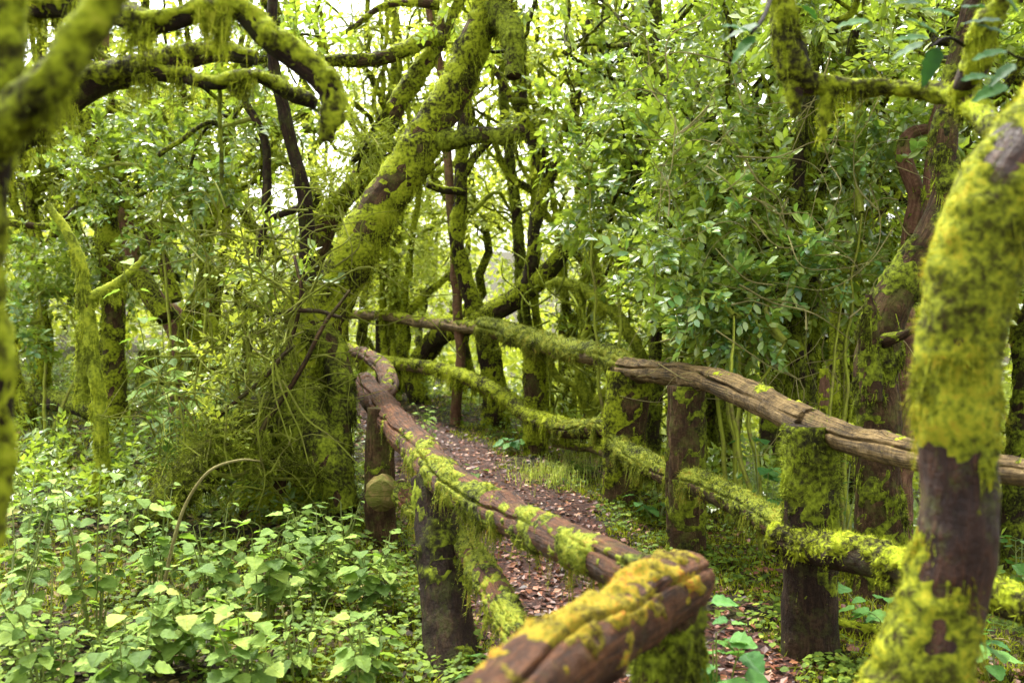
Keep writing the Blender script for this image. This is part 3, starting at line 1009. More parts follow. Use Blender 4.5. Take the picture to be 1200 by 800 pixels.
# the forked tree in the middle
tree('forked_tree', 'forked tree at the bend of the path, its dark bough swinging up to the right',
     [[(582, 498, 10.5, 31.1), (576, 440, 10.5, 26.6), (566, 390, 10.5, 26.6), (556, 366, 10.5, 22.2), (545, 320, 10.5, 17), (536, 270, 10.5, 16.3), (540, 200, 10.5, 14.8), (545, 120, 10.5, 13.3), (552, 20, 10.5, 11.1), (560, -40, 10.5, 10.4)],
      [(560, 378, 10.4, 22.2), (590, 358, 10.3, 23.7), (622, 338, 10.2, 22.2), (652, 308, 10.1, 20.7), (676, 278, 10.0, 14.8), (684, 250, 10.0, 7.4)],
      [(612, 342, 10.2, 19.2), (625, 310, 10.2, 16.3), (628, 265, 10.2, 14.8), (640, 215, 10.2, 16.3), (628, 170, 10.2, 17.8), (612, 130, 10.2, 16.3), (608, 60, 10.2, 14.8), (598, -30, 10.2, 11.8)],
      [(640, 215, 10.2, 16.3), (655, 180, 10.2, 13.3), (672, 120, 10.2, 11.1), (690, 40, 10.2, 8.9), (700, -20, 10.2, 7.4)],
      [(628, 168, 10.2, 10.4), (596, 110, 10.1, 8.9), (575, 75, 10.1, 6.7)],
      [(545, 205, 10.5, 8.9), (560, 180, 10.5, 8.9), (598, 142, 10.4, 6.7)],
      [(556, 380, 10.5, 18), (535, 386, 11.2, 20), (508, 400, 12.0, 24), (490, 430, 12.2, 26), (488, 460, 12.2, 24), (496, 480, 12.2, 22)],
           [(544, 225, 10.4, 8.9), (520, 222, 10.3, 8.9), (500, 216, 10.2, 7.4)]],
     [(700, 60, 10.4, .9, 110), (560, 30, 10.2, .7, 60), (650, 130, 10.0, .5, 40)], barkk='bark_dark', mossk='moss', mosskw=MM(cov=.54, up=.55), seed=3, style='laurel', matk='lime')
tree('slender_tree', 'slim red-brown trunk standing just left of the forked tree',
     [[(533, 487, 10.6, 13), (540, 420, 10.6, 12), (538, 360, 10.6, 12), (528, 250, 10.6, 11), (520, 120, 10.6, 10), (500, -20, 10.6, 8)]],
     [(500, 30, 10.8, .6, 50)], barkk='bark_red', mossk='moss', mosskw=MM(cov=.3), seed=4, matk='lime')
tree('slender_tree', 'slim dark mossy trunk standing between the forked tree and the fence post right of it',
     [[(640, 500, 10.8, 16), (628, 440, 10.8, 15), (612, 350, 10.8, 14), (604, 250, 10.8, 12), (590, 100, 11, 10), (585, -20, 11, 8)]],
     [(600, 60, 11.4, .8, 70)], barkk='bark_dark', mossk='moss_dark', seed=5, matk='lime')
# the near tree on the right, close to the lens
tree('near_tree', 'thick out-of-focus tree close at the right, yellow moss with one bare wet patch of bark',
     [[(1050, 900, 2.05, 118), (1080, 790, 2.05, 106), (1112, 680, 2.05, 92), (1121, 590, 2.05, 88), (1122, 480, 2.05, 86), (1130, 380, 2.05, 90), (1158, 270, 2.05, 96), (1205, 180, 2.05, 100), (1300, 60, 2.05, 100), (1340, -80, 2.05, 90)],
      [(1225, 200, 2.2, 50), (1170, 150, 2.5, 26), (1125, 114, 2.8, 20), (1060, 104, 2.95, 15), (990, 101, 3.0, 15), (945, 97, 3.0, 24), (930, 78, 3.0, 34), (918, 20, 3.0, 26), (908, -50, 3.0, 20)],
           [(934, 90, 3.0, 24), (932, 112, 3.0, 18), (930, 138, 3.0, 5)], [(972, 105, 3.0, 12), (968, 130, 3.0, 10), (964, 165, 3.0, 4)],
      [(1120, 112, 2.8, 18), (1142, 80, 2.7, 32), (1150, 40, 2.65, 27), (1175, 0, 2.6, 15), (1190, -40, 2.6, 14)]],
     [], barkk='bark_wet', mossk='moss_near', limbmoss='moss', mosskw=MM(cov=.76, thick=.015, L=.017, dens=34000, w_=.0030, up=0, drape=2000, drape_len=.09, freq=9,
      where=lambda t: (.6 * (fbm(t.S * np.array([12, 12, 5]), 67) - .5) - .8 * np.exp(-(((t.S[..., 2] - 1.10 + .9 * (t.S[..., 0] - .92)) / .12) ** 2)) - .9 * np.clip(t.D[..., 0] - .45, 0, 1) * (t.S[..., 2] < 1.1)) * (t.R.mean() > .06)),
     seed=6, rough=.09, wob=.01)
# near boughs on the left
tree('near_tree', 'blurred mossy stem at the left edge with a bough crossing the top corner',
     [[(-40, 760, 1.55, 40), (-16, 600, 1.55, 44), (-8, 450, 1.55, 40), (-20, 300, 1.55, 38), (-2, 120, 1.55, 42), (6, 0, 1.55, 42), (0, -120, 1.55, 40)],
      [(-60, 205, 1.5, 54), (0, 152, 1.45, 48), (50, 100, 1.4, 42), (95, 42, 1.4, 36), (145, -30, 1.4, 34), (200, -120, 1.4, 30)]],
     [], barkk='bark_dark', mossk='moss', mosskw=MM(cov=.72, thick=.010, L=.014, dens=26000, w_=.0026, drape=1500, drape_len=.04), seed=7, wob=.005)
# the arching boughs, upper left
tree('arching_tree', 'dark tree off the left edge whose mossy boughs arch across the upper left',
     [[(-230, 560, 3.2, 120), (-190, 380, 3.2, 110), (-130, 250, 3.2, 90), (-50, 185, 3.2, 64), (30, 150, 3.2, 44), (100, 102, 3.2, 36), (150, 86, 3.2, 32), (200, 76, 3.2, 26), (250, 66, 3.2, 20), (300, 70, 3.2, 14)],
      [(170, 82, 3.2, 22), (215, 92, 3.15, 14), (255, 99, 3.1, 13), (300, 90, 3.1, 12), (345, 112, 3.1, 16), (370, 122, 3.1, 12)],
      [(-60, -30, 3.0, 50), (40, 0, 2.9, 34), (110, 4, 2.8, 30), (150, 22, 2.7, 26), (190, 30, 2.7, 20), (235, 14, 2.7, 22), (275, 12, 2.7, 22), (310, 42, 2.7, 27), (345, 66, 2.7, 28), (378, 92, 2.7, 28), (390, 120, 2.7, 26), (383, 165, 2.7, 15)]],
     [], barkk='bark_dark', mossk='moss', mosskw=MM(cov=.60, thick=.020, L=.020, dens=20000, w_=.0034, up=.7, drape=8000, drape_len=.12), seed=8, wob=.01)
tree('slender_tree', 'dark slim trunk rising behind the twig tangle up to the arching bough',
     [[(380, 420, 7.4, 24), (364, 330, 7.4, 19), (358, 240, 7.4, 18), (343, 180, 7.4, 15), (332, 120, 7.4, 15), (322, 60, 7.4, 13), (318, -30, 7.4, 11)],
      [(312, 250, 7.4, 11), (310, 170, 7.4, 10), (290, 120, 7.4, 9), (285, 100, 7.4, 8)],
      [(357, 240, 7.3, 8), (312, 262, 7.3, 8), (300, 320, 7.3, 8)]],
     [(260, 150, 7.9, .6, 50), (330, 60, 7.9, .5, 40)], barkk='bark_dark', mossk='moss_dark', mosskw=MM(cov=.35), seed=9)
# left middle distance
tree('mossy_tree', 'dark mossy trunk left of centre-left, thickest of the trunks beyond the ferny herbs',
     [[(133, 450, 9.0, 26), (134, 380, 9.0, 24), (130, 310, 9.0, 26), (122, 250, 9.0, 24), (118, 190, 9.0, 20), (95, 100, 9, 16), (80, -20, 9, 12)],
      [(128, 300, 9.0, 16), (165, 330, 8.8, 18), (195, 372, 8.6, 20)],
      [(135, 225, 8.9, 14), (165, 250, 8.8, 15), (186, 300, 8.7, 16), (206, 352, 8.6, 15)],
      [(120, 215, 8.9, 11), (60, 262, 8.6, 8), (0, 262, 8.5, 8), (-40, 280, 8.4, 6)]],
     [(60, 160, 9.4, .7, 80), (200, 170, 9.4, .7, 80), (120, 60, 9.6, .8, 80)], barkk='bark', mossk='moss', seed=10, matk='lime')
tree('mossy_tree', 'thin yellow-mossed stem with one short arm, at the left among the herbs',
     [[(118, 530, 6.6, 15), (110, 440, 6.6, 14), (103, 370, 6.6, 14), (98, 320, 6.6, 13), (88, 285, 6.6, 10), (55, 240, 6.6, 7)],
      [(104, 350, 6.6, 12), (125, 338, 6.6, 13), (152, 318, 6.6, 8), (170, 300, 6.6, 4)],
      [(99, 470, 6.7, 17), (97, 400, 6.7, 16), (100, 340, 6.7, 13)]],
     [], barkk='bark', mossk='moss_pale', mosskw=MM(cov=.85, drape=1800, drape_len=.12), seed=11)
tree('mossy_tree', 'reddish leaning trunk beyond the mossy ones at left',
     [[(215, 400, 10, 34), (180, 350, 10, 24), (160, 310, 10, 20), (145, 250, 10, 18), (130, 150, 10, 14), (120, 20, 10, 12)]],
     [(240, 230, 10.4, .8, 90), (170, 100, 10.4, .8, 80), (150, 0, 10.4, .8, 60)], barkk='bark_red', mossk='moss_dark', mosskw=MM(cov=.4), seed=12, matk='lime')
def clump(label, px, d_, seed, mk='moss', bk='bark', cr='lime', n_=5, w_=10, ybase=500, spread=90):
    rc = np.random.default_rng(seed)
    st = []
    for k in range(n_):
        x_ = px + (k - n_ / 2) * 5
        dx = (k - (n_ - 1) / 2) / n_ * 2 * spread
        pts_ = []
        for f in np.linspace(0, 1, 7):
            pts_.append((x_ + dx * f ** 1.3 + rc.normal() * 15 * min(1, f * 4), ybase + (-50 - ybase) * f, d_ + rc.normal() * .12, w_ * (1.15 - .7 * f) * (.8 + .4 * rc.random())))
        st.append(pts_)
        q1 = pts_[3]
        sg = rc.choice([-1, 1])
        st.append([q1, (q1[0] + sg * 30, q1[1] - 20, d_, w_ * .55), (q1[0] + sg * 55, q1[1] - 70, d_, w_ * .45), (q1[0] + sg * 95, q1[1] - 100, d_, w_ * .3)])
    return tree('mossy_tree', label, st, [(px + rc.normal() * 70, 20 + 260 * rc.random(), d_ + .3, .55, 45) for k in range(4)], barkk=bk, mossk=mk, mosskw=MM(cov=.78), seed=seed, style='lime' if cr == 'lime' else 'laurel', matk=cr)


clump('clump of slender mossy stems fanning up behind the twig tangle', 250, 9.2, 501)
clump('clump of slender mossy stems at far left behind the yellow-mossed stem', 40, 9.8, 502)
clump('clump of slender mossy stems in the pale gap above the far rail', 470, 12.6, 503, w_=8, ybase=460)
clump('clump of slender mossy stems right of the forked tree', 665, 10.8, 504, w_=8, ybase=500)
clump('clump of slender mossy stems above the middle of the bare split rail', 850, 7.6, 505, mk='moss_dark', cr='laurel', w_=11, ybase=560)
clump('clump of slender mossy stems left of the crooked tree', 985, 7.0, 506, mk='moss', cr='laurel', w_=11, ybase=560)
for i_, (px, d_, h, w_, lab, mk) in enumerate([
        (40, 12.5, -30, 15, 'leafy tree farthest left in the distance', 'laurel'),
        (235, 13, -40, 15, 'leafy tree behind the twig tangle left of the leaning tree', 'laurel'),
        (455, 15, -30, 17, 'pale leafy tree seen through the gap right of the leaning tree', 'lime'),
        (690, 13.5, -40, 14, 'pale leafy tree rising beyond the moss-coated rail', 'lime')]):
    tree('leafy_tree', lab,
         [[(px, 440, d_, w_ * 1.3), (px + 8, 330, d_, w_), (px - 12, 200, d_, w_ * .9), (px + 10, 80, d_, w_ * .75), (px, h, d_, w_ * .6)],
          [(px - 5, 240, d_, w_ * .6), (px + 60, 150, d_, w_ * .5), (px + 90, 40, d_, w_ * .4)],
          [(px - 8, 200, d_, w_ * .5), (px - 60, 110, d_, w_ * .4), (px - 80, 10, d_, w_ * .3)]],
         [(px + (rng.random() - .5) * 260, rng.random() * 330 - 10, d_ + (rng.random() - .3) * 2, .8 + .4 * rng.random(), 75) for k in range(9)],
         barkk='bark', mossk='moss', seed=20 + i_, matk=mk, style='lime' if mk == 'lime' else 'laurel', scale=1.25)

# right half: the dense side of the wood
tree('mossy_tree', 'straight dark trunk behind the top rail, left of the dense leaves',
     [[(768, 560, 8.6, 16), (768, 430, 8.6, 14), (770, 320, 8.6, 12), (766, 200, 8.6, 12), (765, 100, 8.6, 13), (770, -20, 8.6, 12)],
      [(768, 130, 8.6, 8), (790, 110, 8.5, 7), (820, 60, 8.5, 6)]],
     [(790, 60, 9, .7, 90), (730, 170, 9, .6, 60), (720, 20, 9.4, .7, 60)], barkk='bark_dark', mossk='moss_dark', seed=30)
tree('bowed_tree', 'shaggy mossy tree bowing down to the right above the moss-coated rail',
     [[(766, 560, 9.1, 12), (762, 480, 9.1, 11), (748, 410, 9.1, 12), (724, 368, 9.2, 13), (692, 342, 9.4, 15), (660, 330, 9.6, 10), (640, 334, 9.7, 5)],
      [(675, 336, 9.4, 7), (682, 360, 9.4, 6), (680, 400, 9.4, 4)],
      [(690, 280, 8.6, 14), (740, 296, 8.4, 16), (790, 320, 8.3, 18), (812, 350, 8.2, 14)]],
     [(700, 292, 9.6, .25, 30), (735, 330, 9.3, .25, 24)], style='heath', matk='heath', barkk='bark', mossk='moss_pale', mosskw=MM(cov=.85, drape=2500, drape_len=.12, L=.05), seed=31)
RT = tree('tangled_tree', 'low tangled tree of thin pale-mossed stems beyond the lower right-hand rail',
     [[(700, 540, 8.8, 14), (690, 480, 8.8, 12), (676, 430, 8.8, 9), (690, 380, 8.8, 7)],
      [(690, 480, 8.8, 9), (720, 450, 8.7, 9), (760, 455, 8.6, 7), (800, 430, 8.6, 6)],
      [(684, 455, 8.8, 8), (650, 440, 8.8, 7), (640, 400, 8.8, 6)]],
     [], barkk='bark', mossk='moss_pale', mosskw=MM(cov=.8, drape=2500, drape_len=.10), seed=36)
RTL = Lines()
rb = np.random.default_rng(99)
for k in range(60):
    px, py, d_ = 630 + 190 * rb.random(), 330 + 170 * rb.random(), 8.3 + 1.2 * rb.random()
    a = rb.random() * 6.28
    pts_ = []
    for q_ in range(5):
        pts_.append(P(px, py, d_ + rb.normal() * .08))
        a += rb.normal() * .7
        px += math.cos(a) * 26; py += math.sin(a) * 22
    RTL.add(pts_, .007 + .009 * rb.random(), .004, 5, .05, .03, k)
RTL.build('mossy_twigs', M['moss_pale'], RT, 'stuff')
tree('mossy_tree', 'pair of straight mossy trunks behind the thickest post of the right fence',
     [[(936, 560, 6.3, 28), (932, 470, 6.3, 26), (930, 380, 6.3, 24), (924, 300, 6.3, 22), (932, 220, 6.3, 18), (946, 120, 6.3, 13), (965, -20, 6.3, 10)],
      [(945, 480, 6.5, 22), (952, 350, 6.5, 17), (958, 250, 6.5, 16), (972, 170, 6.5, 13), (985, 110, 6.5, 11), (1010, -10, 6.5, 9)],
      [(930, 330, 6.3, 12), (890, 350, 6.1, 10), (860, 400, 6.0, 8)]],
     [(960, 50, 6.8, .8, 110), (880, 20, 6.8, .8, 110)], barkk='bark_dark', mossk='moss_dark', mosskw=MM(cov=.6, drape=2500, drape_len=.12), seed=32)
tree('crooked_tree', 'crooked mossy trunk just left of the near right-hand tree, orange-tinged where it bends',
     [[(1032, 650, 4.9, 62), (1030, 570, 4.9, 54), (1030, 480, 4.9, 50), (1034, 410, 4.9, 50), (1050, 340, 4.9, 46), (1085, 280, 4.9, 40), (1105, 230, 4.9, 34), (1108, 150, 4.9, 30), (1130, 60, 4.9, 28), (1150, -40, 4.9, 26)],
      [(1022, 470, 4.8, 26), (1020, 400, 4.75, 24), (1024, 370, 4.7, 18), (1018, 345, 4.7, 8)],
      [(1035, 400, 4.8, 16), (1062, 388, 4.7, 9), (1078, 380, 4.7, 6)]],
     [(1000, -20, 5.4, .5, 50), (1130, 40, 5.6, .5, 60)], barkk='bark', mossk='moss_dark', mosskw=MM(cov=.50, L=.028, drape=1500), seed=33)
tree('twisted_tree', 'dark S-shaped trunk rising behind the crooked tree at the right',
     [[(1062, 420, 5.9, 26), (1064, 300, 5.9, 19), (1072, 230, 5.9, 19), (1060, 180, 5.9, 19), (1072, 155, 5.9, 14), (1100, 150, 5.9, 10)],
      [(1090, 300, 5.8, 13), (1088, 230, 5.8, 11), (1092, 170, 5.8, 10), (1100, 120, 5.8, 8)],
      [(1100, 290, 5.8, 11), (1108, 240, 5.8, 10), (1104, 190, 5.8, 7)]],
     [], barkk='bark_red', mossk='moss_dark', mosskw=MM(cov=.35), seed=34)
tree('mossy_tree', 'slim pale trunk stub standing between the bare rail and the crooked tree',
     [[(968, 540, 5.4, 15), (966, 480, 5.4, 13), (966, 432, 5.4, 11)]],
     [], barkk='bark_red', mossk='moss', mosskw=MM(cov=.5), seed=35)
for i_, (px, d_, w_, lab, mk) in enumerate([
        (845, 9.5, 22, 'dark leafy tree filling the wood behind the dense shrubs', 'laurel'),
        (1000, 8.5, 24, 'dark leafy tree in deep shade between the paired trunks and the crooked tree', 'laurel'),
        (1190, 7.5, 22, 'dark leafy tree at the far right edge behind the near tree', 'laurel'),
        (900, 13, 20, 'leafy tree deep in the wood on the right, palest of those there', 'lime')]):
    tree('leafy_tree', lab,
         [[(px, 560, d_, w_ * 1.3), (px + 8, 400, d_, w_), (px - 12, 250, d_, w_ * .9), (px + 10, 100, d_, w_ * .75), (px, -40, d_, w_ * .6)],
          [(px - 5, 300, d_, w_ * .6), (px + 60, 180, d_, w_ * .5), (px + 90, 40, d_, w_ * .4)],
          [(px - 8, 260, d_, w_ * .5), (px - 60, 150, d_, w_ * .4), (px - 80, 10, d_, w_ * .3)]],
         [(px + (rng.random() - .5) * 240, rng.random() * 460 - 30, d_ + (rng.random() - .3) * 2, .6 + .4 * rng.random(), 90) for k in range(10)],
         barkk='bark_dark', mossk='moss_dark', seed=40 + i_, matk=mk, style='lime' if mk == 'lime' else 'laurel', scale=1.1)

# shrubs with leaves one can pick out
def shrub(label, basepx, d_, stems, blobs, seed, individual=260, matk='laurel', style='laurel', scale=.86, res=8):
    blobs = [(a, b2, c, R_, int(k * 1.2)) for a, b2, c, R_, k in blobs]
    b_ = P(basepx, 520, d_)
    g = np.array([b_[0], b_[1], gz(b_[0], b_[1])])
    root = empty('laurel_shrub', g, label, 'shrub', 'leafy shrubs')
    an = []
    for k, (px, py) in enumerate(stems):
        ln = Lines()
        e = P(px, py, d_)
        t = ln.add([g + np.array([0, 0, -.1]), (g + e) / 2 + rng.normal(size=3) * .12, e], .018, .007, 7, .06, .05, seed + k)
        ln.build('stem', M['twig'], root)
        an.append(t.C)
    crown(root, [(P(a, b2, c), R_, k) for a, b2, c, R_, k in blobs], np.vstack(an), style, matk, seed, res, scale, individual=individual)
    return root


SH = shrub('tall glossy laurel shrub filling the right of centre above the bare rail', 860, 6.3, [(800, 200), (870, 180), (850, 300)],
      [(800, 190, 6.4, .55, 70), (870, 230, 6.2, .5, 70), (820, 290, 6.1, .45, 60), (880, 330, 6.0, .4, 50), (850, 140, 6.6, .6, 70)], 60, 290)
shrub('leafy laurel boughs reaching low over the bare split rail', 900, 5.6, [(860, 370), (920, 400)],
      [(835, 350, 5.9, .32, 40), (895, 375, 5.8, .3, 34), (940, 330, 5.9, .35, 34), (790, 325, 6.1, .33, 36)], 61, 290)
shrub('laurel shrub left of the straight dark trunk, above the moss-coated rail', 720, 7.6, [(720, 250), (690, 200)],
      [(715, 230, 7.8, .5, 60), (690, 170, 8.0, .5, 50), (740, 130, 7.8, .5, 60)], 62, 250)
shrub('laurel shrub between the paired trunks and the crooked tree', 1000, 5.9, [(1010, 250), (990, 330)],
      [(1005, 230, 6.2, .4, 45), (995, 320, 6.0, .35, 40), (1030, 160, 6.2, .4, 40)], 63, 250)
shrub('leafy shrub under the arching bough at upper left', 210, 8.0, [(180, 170), (260, 190)],
      [(170, 150, 8.2, .6, 70), (250, 200, 8.0, .5, 60), (100, 200, 8.4, .5, 60), (210, 260, 8.2, .5, 40)], 64, 280)
shrub('dark leafy shrub at the far left beyond the herbs', 50, 8.5, [(40, 280), (60, 330)],
      [(40, 300, 8.6, .5, 60), (20, 370, 8.4, .4, 50), (80, 340, 9.0, .4, 40)], 65, 200)
shrub('bright shrub in the gap behind the far rail', 470, 12.5, [(470, 300), (510, 320)],
      [(470, 290, 12.8, .7, 60), (500, 340, 12.6, .6, 50), (440, 340, 13, .6, 50)], 66, 0, 'lime', 'lime', res=4, scale=1.2)
shrub('low bright shrub beyond the lower rail, right of the forked tree', 690, 9.5, [(690, 430), (720, 450)],
      [(690, 440, 9.6, .3, 24), (735, 460, 9.3, .3, 24)], 67, 0, 'lime', 'lime', res=4)

# leaves of the near tree's twig, upper right, close and blurred
def near_twig(label, pts, leaves_px, seed):
    p_, r_ = pxr(pts)
    root = empty('laurel_twig', p_[0], label, 'twig', 'blurred laurel twigs at the upper right')
    t = tube(p_, r_, 8, .03, .05, seed, wob=.01)
    log_obj('stem', t, M['bark_dark'], root)
    r = np.random.default_rng(seed)
    LM = []
    for px, py, d_, ang in leaves_px:
        c = P(px, py, d_)
        a = math.radians(ang)
        x = np.array([math.cos(a), r.normal() * .3, math.sin(a)])
        z = np.array([r.normal() * .2, -.55, 1.0])
        LM.append(np.hstack([rotm(x, z) * (.085 + .02 * r.random()), c[:, None]]))
    leaf_objects(np.array(LM), 'long', M['twig_leaf'], root)


near_twig('blurred dark laurel leaves left of the right-hand bough', [(905, -10, 2.9, 6), (895, 20, 2.6, 5), (880, 40, 2.5, 4)],
          [(890, 30, 2.5, 190), (885, 42, 2.5, 225), (880, 38, 2.5, 170), (938, 6, 2.5, -10), (1020, 25, 2.6, 185)], 3)
near_twig('blurred dark laurel leaves hanging in the fork of the right-hand bough', [(1142, 60, 2.7, 5), (1110, 45, 2.6, 4), (1090, 55, 2.5, 3)],
          [(1090, 45, 2.5, 180), (1085, 50, 2.5, 200), (1100, 42, 2.5, 150), (1120, 20, 2.5, 160), (1100, 55, 2.5, 250), (1130, 10, 2.5, 20), (1090, 5, 2.5, 175)], 4)
near_twig('blurred dark laurel leaves in the top right corner', [(1230, 60, 2.3, 5), (1200, 70, 2.3, 4), (1180, 60, 2.3, 3)],
          [(1180, 60, 2.3, 190), (1185, 45, 2.3, 150), (1190, 75, 2.3, 215), (1175, 25, 2.3, 170), (1180, 100, 2.3, 200), (1160, 90, 2.3, 185), (1195, 20, 2.3, 130)], 5)

# ------------------------------------------------------------------ herbs: each plant a thing, each leaf a part
def herb(label, px, py, h, nst, nlf, size, seed, kind='heart', matk='herb', group='broad-leaved herbs', d=None, spread=.35, name='herb'):
    r = np.random.default_rng(seed)
    g = G(px, py)
    if d is not None:
        q_ = P(px, py, d); g = np.array([q_[0], q_[1], gz(q_[0], q_[1])])
    root = empty(name, g, label, 'plant', group)
    ln = Lines()
    LM = []
    per = max(1, nlf // nst)
    for s_ in range(nst):
        a = r.random() * 6.283
        hh = h * (.55 + .55 * r.random())
        lean = spread * hh * (.4 + .8 * r.random())
        top = g + np.array([math.cos(a) * lean, math.sin(a) * lean, hh])
        b_ = g + np.array([math.cos(a) * .03, math.sin(a) * .03, -.02])
        mid = (b_ + top) / 2 + np.array([math.cos(a), math.sin(a), 0]) * -lean * .12
        t = ln.add([b_, mid, top], .005, .0025, 5, .05, .012, seed + s_)
        C = t.C
        phase = r.random() * 6.28
        for k in range(per):
            f = .28 + .72 * ((k // 2) + 1) / ((per + 1) // 2)
            c = C[min(len(C) - 1, int(f * (len(C) - 1)))]
            ang = phase + (k // 2) * 1.57 + (k % 2) * math.pi + r.normal() * .25
            if k >= per - 1: ang = r.random() * 6.28
            el = -.1 - .25 * r.random() + (.15 if f > .9 else 0)
            dr = np.array([math.cos(ang), math.sin(ang), el])
            pet = size * (.25 + .3 * r.random())
            pe = c + norm(np.array([math.cos(ang), math.sin(ang), .5])) * pet
            ln.add([c, (c + pe) / 2 + np.array([0, 0, .005]), pe], .0018, .0012, 3, .05)
            sz = size * (1.2 - .5 * f) * (.5 + .8 * r.random())
            z = np.array([0, 0, 1.0]) + r.normal(size=3) * .22
            LM.append(np.hstack([rotm(dr, z) * sz, pe[:, None]]))
    o = ln.build('stem', M['stem'], root)
    leaf_objects(np.array(LM[:290]), kind, M[matk], root)
    return root


HERBS = [
    ('tallest pale nettle-like herb at the lower left, its stem rising from a dark gap', 110, 745, .50, 4, 38, .105),
    ('nettle-like herb at the left edge beside the blurred stem', 25, 730, .45, 3, 28, .10),
    ('nettle-like herb between the tallest one and the arched pale stem', 185, 700, .38, 3, 28, .095),
    ('broad-leaved herb under the arched pale stem', 250, 720, .34, 4, 30, .10),
    ('herb with one big lobed leaf facing the camera, lower left of centre', 235, 790, .30, 3, 20, .125),
    ('dense pale herb in the middle of the left-hand patch', 310, 730, .33, 4, 36, .10),
    ('pale herb right of the dense one, reaching toward the leaning post', 375, 710, .32, 4, 34, .10),
    ('pale yellowish herb low behind the patch, left of the leaning post', 400, 665, .25, 4, 32, .085),
    ('herb at the right end of the patch, next to the leaning post', 440, 720, .28, 3, 28, .095),
    ('low herb at the bottom edge, left of the leaning post', 430, 815, .24, 3, 22, .11),
    ('low herb at the bottom edge below the lobed leaf', 290, 830, .26, 3, 22, .105),
    ('herb in the bottom edge between the two low ones', 350, 800, .26, 3, 22, .095),
    ('small herb in front of the mossy root mound', 150, 640, .30, 3, 24, .085),
    ('small herb at the left edge behind the nettle-like ones', 50, 640, .34, 3, 26, .085),
    ('small pale herb below the twig tangle, right of the root mound', 350, 650, .22, 3, 22, .075),
    ('herb on the slope left of the thin yellow-mossed stem', 60, 560, .40, 4, 32, .085),
    ('herb around the foot of the thin yellow-mossed stem', 135, 580, .38, 4, 34, .085),
    ('tall big-leaved herb beside the little stump, left of the root mound', 205, 596, 1.15, 5, 50, .14),
    ('big-leaved herb beyond the root mound, left of the leaning trunk', 255, 530, .55, 4, 30, .11),
    ('herb far left on the floor beyond the fallen log', 60, 500, .40, 4, 30, .10),
    ('herb beyond the little stump', 180, 490, .40, 4, 30, .10),
    ('herb in the bottom left corner, nearest the camera on that side', 60, 835, .36, 4, 34, .10),
    ('herb at the bottom edge right of the bottom left corner', 150, 850, .34, 4, 32, .095),
    ('herb at the bottom left edge under the blurred stem', 5, 790, .36, 3, 28, .095),
    ('herb between the tallest pale herb and the big lobed leaf', 175, 790, .32, 4, 30, .09),
    ('small herb under the far left fence post', 385, 610, .28, 3, 20, .07),
]
for k, (lab, px, py, h, ns_, nl, sz) in enumerate(HERBS):
    herb(lab, px, py, h * 1.35, ns_ + 5, int(nl * 2.7), sz * (.95 if k % 3 else .78), 300 + k, kind=('heart', 'round', 'heart', 'long')[k % 4] if k > 5 else 'heart')
herb('bright big-leaved plant in front of the corner post at the bottom', 838, 850, .42, 4, 22, .15, 401, 'heart', 'herb_dark', 'big-leaved plants beside the fences', spread=.55, name='leafy_plant')
herb('broad-leaved plant behind the right fence, left of its thickest post', 892, 655, .62, 4, 24, .13, 402, 'heart', 'herb_dark', 'big-leaved plants beside the fences', name='leafy_plant')
herb('broad-leaved plant at the right edge behind the near tree', 1195, 740, .50, 4, 26, .14, 403, 'heart', 'herb_dark', 'big-leaved plants beside the fences', name='leafy_plant')
herb('fresh green plant on the path edge behind the long wet rail', 545, 590, .30, 5, 34, .12, 404, 'long', 'herb', 'fresh plants along the path', spread=.6, name='leafy_plant')
herb('fresh green plant farther up the path edge, left side', 500, 520, .34, 5, 30, .11, 405, 'long', 'herb', 'fresh plants along the path', spread=.6, name='leafy_plant')
herb('low rosette of leaves at the foot of the forked tree', 605, 530, .16, 4, 20, .12, 406, 'heart', 'herb_dark', 'fresh plants along the path', spread=.9, name='leafy_plant')
herb('small plant between the two right fence posts nearest the bend', 770, 612, .15, 4, 18, .10, 407, 'heart', 'herb_dark', 'fresh plants along the path', spread=.9, name='leafy_plant')
herb('small bluish plant below the lower left rail', 575, 800, .14, 3, 12, .10, 408, 'heart', 'herb_dark', 'fresh plants along the path', spread=.9, name='leafy_plant')
herb('dark low plant right of the thickest post, under the mossy lower rail', 1030, 745, .18, 4, 18, .11, 409, 'heart', 'herb_dark', 'big-leaved plants beside the fences', spread=.8, name='leafy_plant')
herb('dark leaves at the foot of the near tree, bottom right', 1170, 800, .22, 3, 16, .11, 410, 'heart', 'herb_dark', 'big-leaved plants beside the fences', spread=.6, name='leafy_plant')
herb('plant behind the right fence, between the bare rail and the crooked tree', 985, 650, .50, 3, 20, .09, 411, 'long', 'herb', 'big-leaved plants beside the fences', name='leafy_plant')

# ------------------------------------------------------------------ twig tangle round the leaning tree, hanging roots
def arcs(ln, n_, box, d0, d1, seed, r0=.004, L=(60, 160), up=False):
    r = np.random.default_rng(seed)
    for k in range(n_):
        px, py = box[0] + r.random() * (box[2] - box[0]), box[1] + r.random() * (box[3] - box[1])
        d_ = d0 + r.random() * (d1 - d0)
        a = r.normal() * .9 + (-1.57 if up else r.random() * 6.28)
        l = L[0] + r.random() * (L[1] - L[0])
        pts = []
        for f in np.linspace(0, 1, 4):
            pts.append(P(px + math.cos(a) * l * f, py + math.sin(a) * l * f + 18 * f * f, d_ + (r.random() - .5) * .25))
            a += r.normal() * .35
        rr = r0 * (.5 + r.random())
        ln.add(pts, rr, rr * .4, 4, .07, .02, seed + k)


